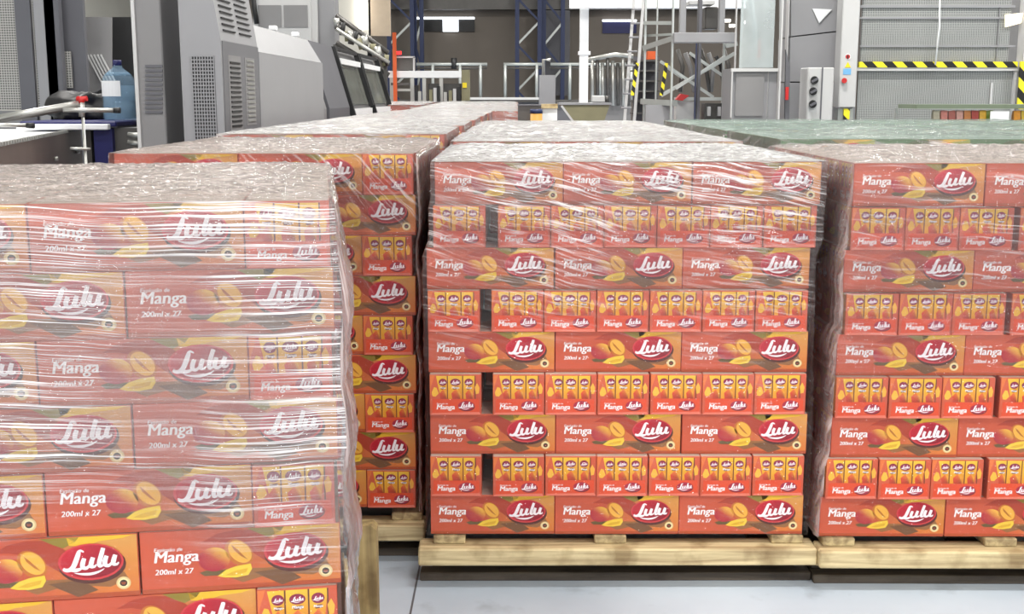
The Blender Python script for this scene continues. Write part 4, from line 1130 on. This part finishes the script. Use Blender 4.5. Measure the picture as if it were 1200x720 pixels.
t = T('machine_enclosure', 'grey sheet metal machine enclosure with seams and a pale triangle window', 'machine', 955, 11.3)
part(t, 'lower_sheet', M['grey'], box(924, 97, 986, None, 11.3, .6)); part(t, 'middle_sheet', M['grey'], lambda mb: mb.prism([at(926, 44, 11.3), at(986, 37, 11.3), at(986, 95.5, 11.3), at(925, 95.5, 11.3)], (0, .5, 0)))
part(t, 'upper_sheet', M['grey'], lambda mb: mb.prism([at(927, -60, 11.3), at(986, -60, 11.3), at(986, 35.5, 11.3), at(927, 42.5, 11.3)], (0, .5, 0)))
part(t, 'backing', M['black'], box(925, -60, 986, None, 11.4, .3)); part(t, 'side_fold', M['grey_l'], box(922, -60, 927, 96, 11.28, .1))
part(t, 'triangle_window', M['white'], lambda mb: mb.prism([at(952, 10, 11.28), at(975, 11, 11.28), at(960, 27, 11.28)], (0, .01, 0)))
t = T('switch_box', 'pale switch box with three black rotary switches beside the white post', 'control box', 962, 10.7)
part(t, 'body', M['grey_l'], box(946, 79, 978, None, 10.7, .3, .01)); part(t, 'door_seam', M['grey_d'], box(962, 79, 963.5, 145, 10.69, .01))
for (x_, y_) in ((954.5, 94), (953, 107), (952.5, 122)):
    sw = part(t, 'rotary_switch', M['black'], lambda mb: mb.tube([at(x_, y_, 10.70), at(x_, y_, 10.66)], .035, 12))
    part(t, 'switch_lever', M['grey_d'], lambda mb: mb.bar(at(x_ - 3, y_ + 2, 10.645), at(x_ + 4, y_ - 2, 10.645), .018), sw)

t = T('perforated_machine', 'large white-framed machine with perforated guards and hazard tape', 'machine', 1090, 10.9)
Yp = 10.9
part(t, 'front_post', M['grey_l'], lambda mb: mb.box((at(983, 113, Yp).x, Yp, at(984, 126, Yp).z), (at(1003, 113, Yp).x, Yp + .2, 2.9), .008))
part(t, 'post_foot', M['galv'], box(983, 127, 1000, None, Yp + .05, .12)); part(t, 'foot_tape', M['hazard'], box(988, 127.5, 996, 150, Yp + .02, .02))
part(t, 'side_post', M['grey'], box(1003, -60, 1008, None, Yp + .1, .15))
stk = part(t, 'round_sticker', M['white'], lambda mb: mb.tube([at(993.5, 66.5, Yp + .002), at(993.5, 66.5, Yp - .004)], .027, 16))
part(t, 'sticker_ring', M['red'], lambda mb: mb.tube([at(993.5, 66.5, Yp - .004), at(993.5, 66.5, Yp - .006)], .020, 16), stk)
part(t, 'sticker_symbol', M['black'], lambda mb: mb.bar(at(993.5, 64.5, Yp - .008), at(993.5, 69, Yp - .008), .010, .003), stk)
part(t, 'warning_triangle', M['yellow'], lambda mb: mb.prism([at(990, 79, Yp), at(997, 79, Yp), at(993.5, 72.5, Yp)], (0, -.005, 0)))
part(t, 'blue_sticker', mat('sky_blue_print', (110, 170, 215)), box(988, 80.5, 997.5, 87.5, Yp - .004, .004)); part(t, 'stop_button', M['red'], lambda mb: mb.tube([at(989.5, 94.5, Yp), at(989.5, 94.5, Yp - .05)], .024, 14))
part(t, 'upper_guard', M['perf'], box(1008, -60, 1190, 72, Yp + .12, .02)); part(t, 'inner_dark', M['grey_m'], box(1008, -60, 1290, None, Yp + 1.2, .1))
for y_ in (6, 20, 53): part(t, 'guard_rail', M['grey'], box(1008, y_, 1190, y_ + (2.2 if y_ != 6 else 3), Yp + .10, .03))
part(t, 'guard_divider', M['grey'], box(1168, 8, 1172, 72, Yp + .10, .02))
part(t, 'hanging_rod', M['white'], tub([(1102, -40, Yp + .05), (1101, 30, Yp + .05), (1096, 76, Yp + .05)], .008))
part(t, 'hazard_beam', M['hazard'], box(1007, 72.3, 1193, 79, Yp + .06, .05)); part(t, 'beam', M['grey_l'], box(1003, 79.2, 1193, 83, Yp + .07, .08))
part(t, 'lower_guard', M['perf'], box(1003, 83, 1188, 150, Yp + .12, .02)); part(t, 'lower_frame', M['grey_l'], box(1187, 83, 1192, None, Yp + .08, .05)); part(t, 'slot_cover', M['grey_l'], box(1160, 97, 1164, 122, Yp + .1, .02))
part(t, 'lower_plate', M['grey_m'], box(1003, 150.5, 1192, None, Yp + .12, .02))
part(t, 'right_post', M['grey_l'], box(1196, -60, 1214, None, Yp + .02, .15)); part(t, 'post_tape', M['hazard'], box(1192, 72, 1214, 128, Yp, .02))
part(t, 'lit_window', emis('lit_window_glass', (250, 238, 205), 1.1), lambda mb: mb.prism([at(1178, 17, Yp + .09), at(1199, 15, Yp + .09), at(1197, 27, Yp + .09), at(1178, 32, Yp + .09)], (0, .01, 0)))
part(t, 'far_guard', M['perf'], box(1214, -60, 1290, None, Yp + .12, .02))

t = T('packing_shelf', 'long low shelf with grey-green edge carrying coloured snack packs', 'shelf', 1140, 9.6)
Ys = 9.55; za = at(1100, 145, Ys).z
part(t, 'lower_board', M['grey_m'], lambda mb: mb.box((at(1070, 113, Ys).x, Ys, za - .04), (at(1260, 113, Ys).x, Ys + .5, za)))
part(t, 'upper_board', mat('grey_green_tray', (112, 124, 104), .5), box(1074, 122.5, 1260, 127.5, Ys + .02, .46))
for x in (1072, 1252): part(t, 'leg', M['galv'], lambda mb: mb.box((at(x, 113, Ys).x, Ys + .45, 0), (at(x + 3, 113, Ys).x, Ys + .49, za - .041)))
for x in (1072, 1252): part(t, 'upright', M['galv'], lambda mb: mb.box((at(x, 113, Ys).x, Ys + .45, za), (at(x + 3, 113, Ys).x, Ys + .49, at(x, 127.6, Ys).z)))
cols = [(176, 170, 150, 'pale grey'), (196, 120, 110, 'pink'), (166, 90, 80, 'brick red'), (200, 150, 140, 'rose'), (190, 120, 60, 'amber'), (170, 60, 50, 'dark red'), (220, 170, 50, 'yellow'),
        (120, 140, 60, 'leaf green'), (224, 150, 40, 'orange'), (210, 180, 60, 'mustard'), (120, 70, 50, 'brown')]
xs_ = [1092, 1101, 1110, 1119, 1128, 1137, 1146, 1154, 1186, 1195, 1204]
for k, (x_, c_) in enumerate(zip(xs_, cols)):
    p_ = at(x_ + 4, 144.9, Ys + .08); bm = bmesh.new(); r_ = bmesh.ops.create_cube(bm, size=1)
    for v in r_['verts']: v.co = Vector((v.co.x * .052, v.co.y * (.03 if v.co.z > 0 else .06), (v.co.z + .5) * .100))
    bmesh.ops.subdivide_edges(bm, edges=bm.edges[:], cuts=2, use_grid_fill=True)
    for v in bm.verts: v.co.x += .004 * noise.noise(v.co * 30 + Vector((k, 0, 0))); v.co.z = max(0, v.co.z + .006 * noise.noise(v.co * 25 + Vector((0, k, 0))))
    o_ = link('snack_pack', bm_mesh('snack_pack', bm, mat('%s_pack_film' % c_[3].replace(' ', '_'), c_[:3], .3, 0, .35, 45), False), None, (p_.x, Ys + .08, za + .001))
    tag(o_, '%s snack pack standing on the low shelf before the perforated machine' % c_[3], 'packet', 'snack packs on the shelf')
o_ = MB(); box(1160, 130.5, 1183, 144.9, Ys - .01, .006)(o_); tag(o_.build('white_card', M['white']), 'blank white card leaning on the front of the snack pack shelf', 'card')
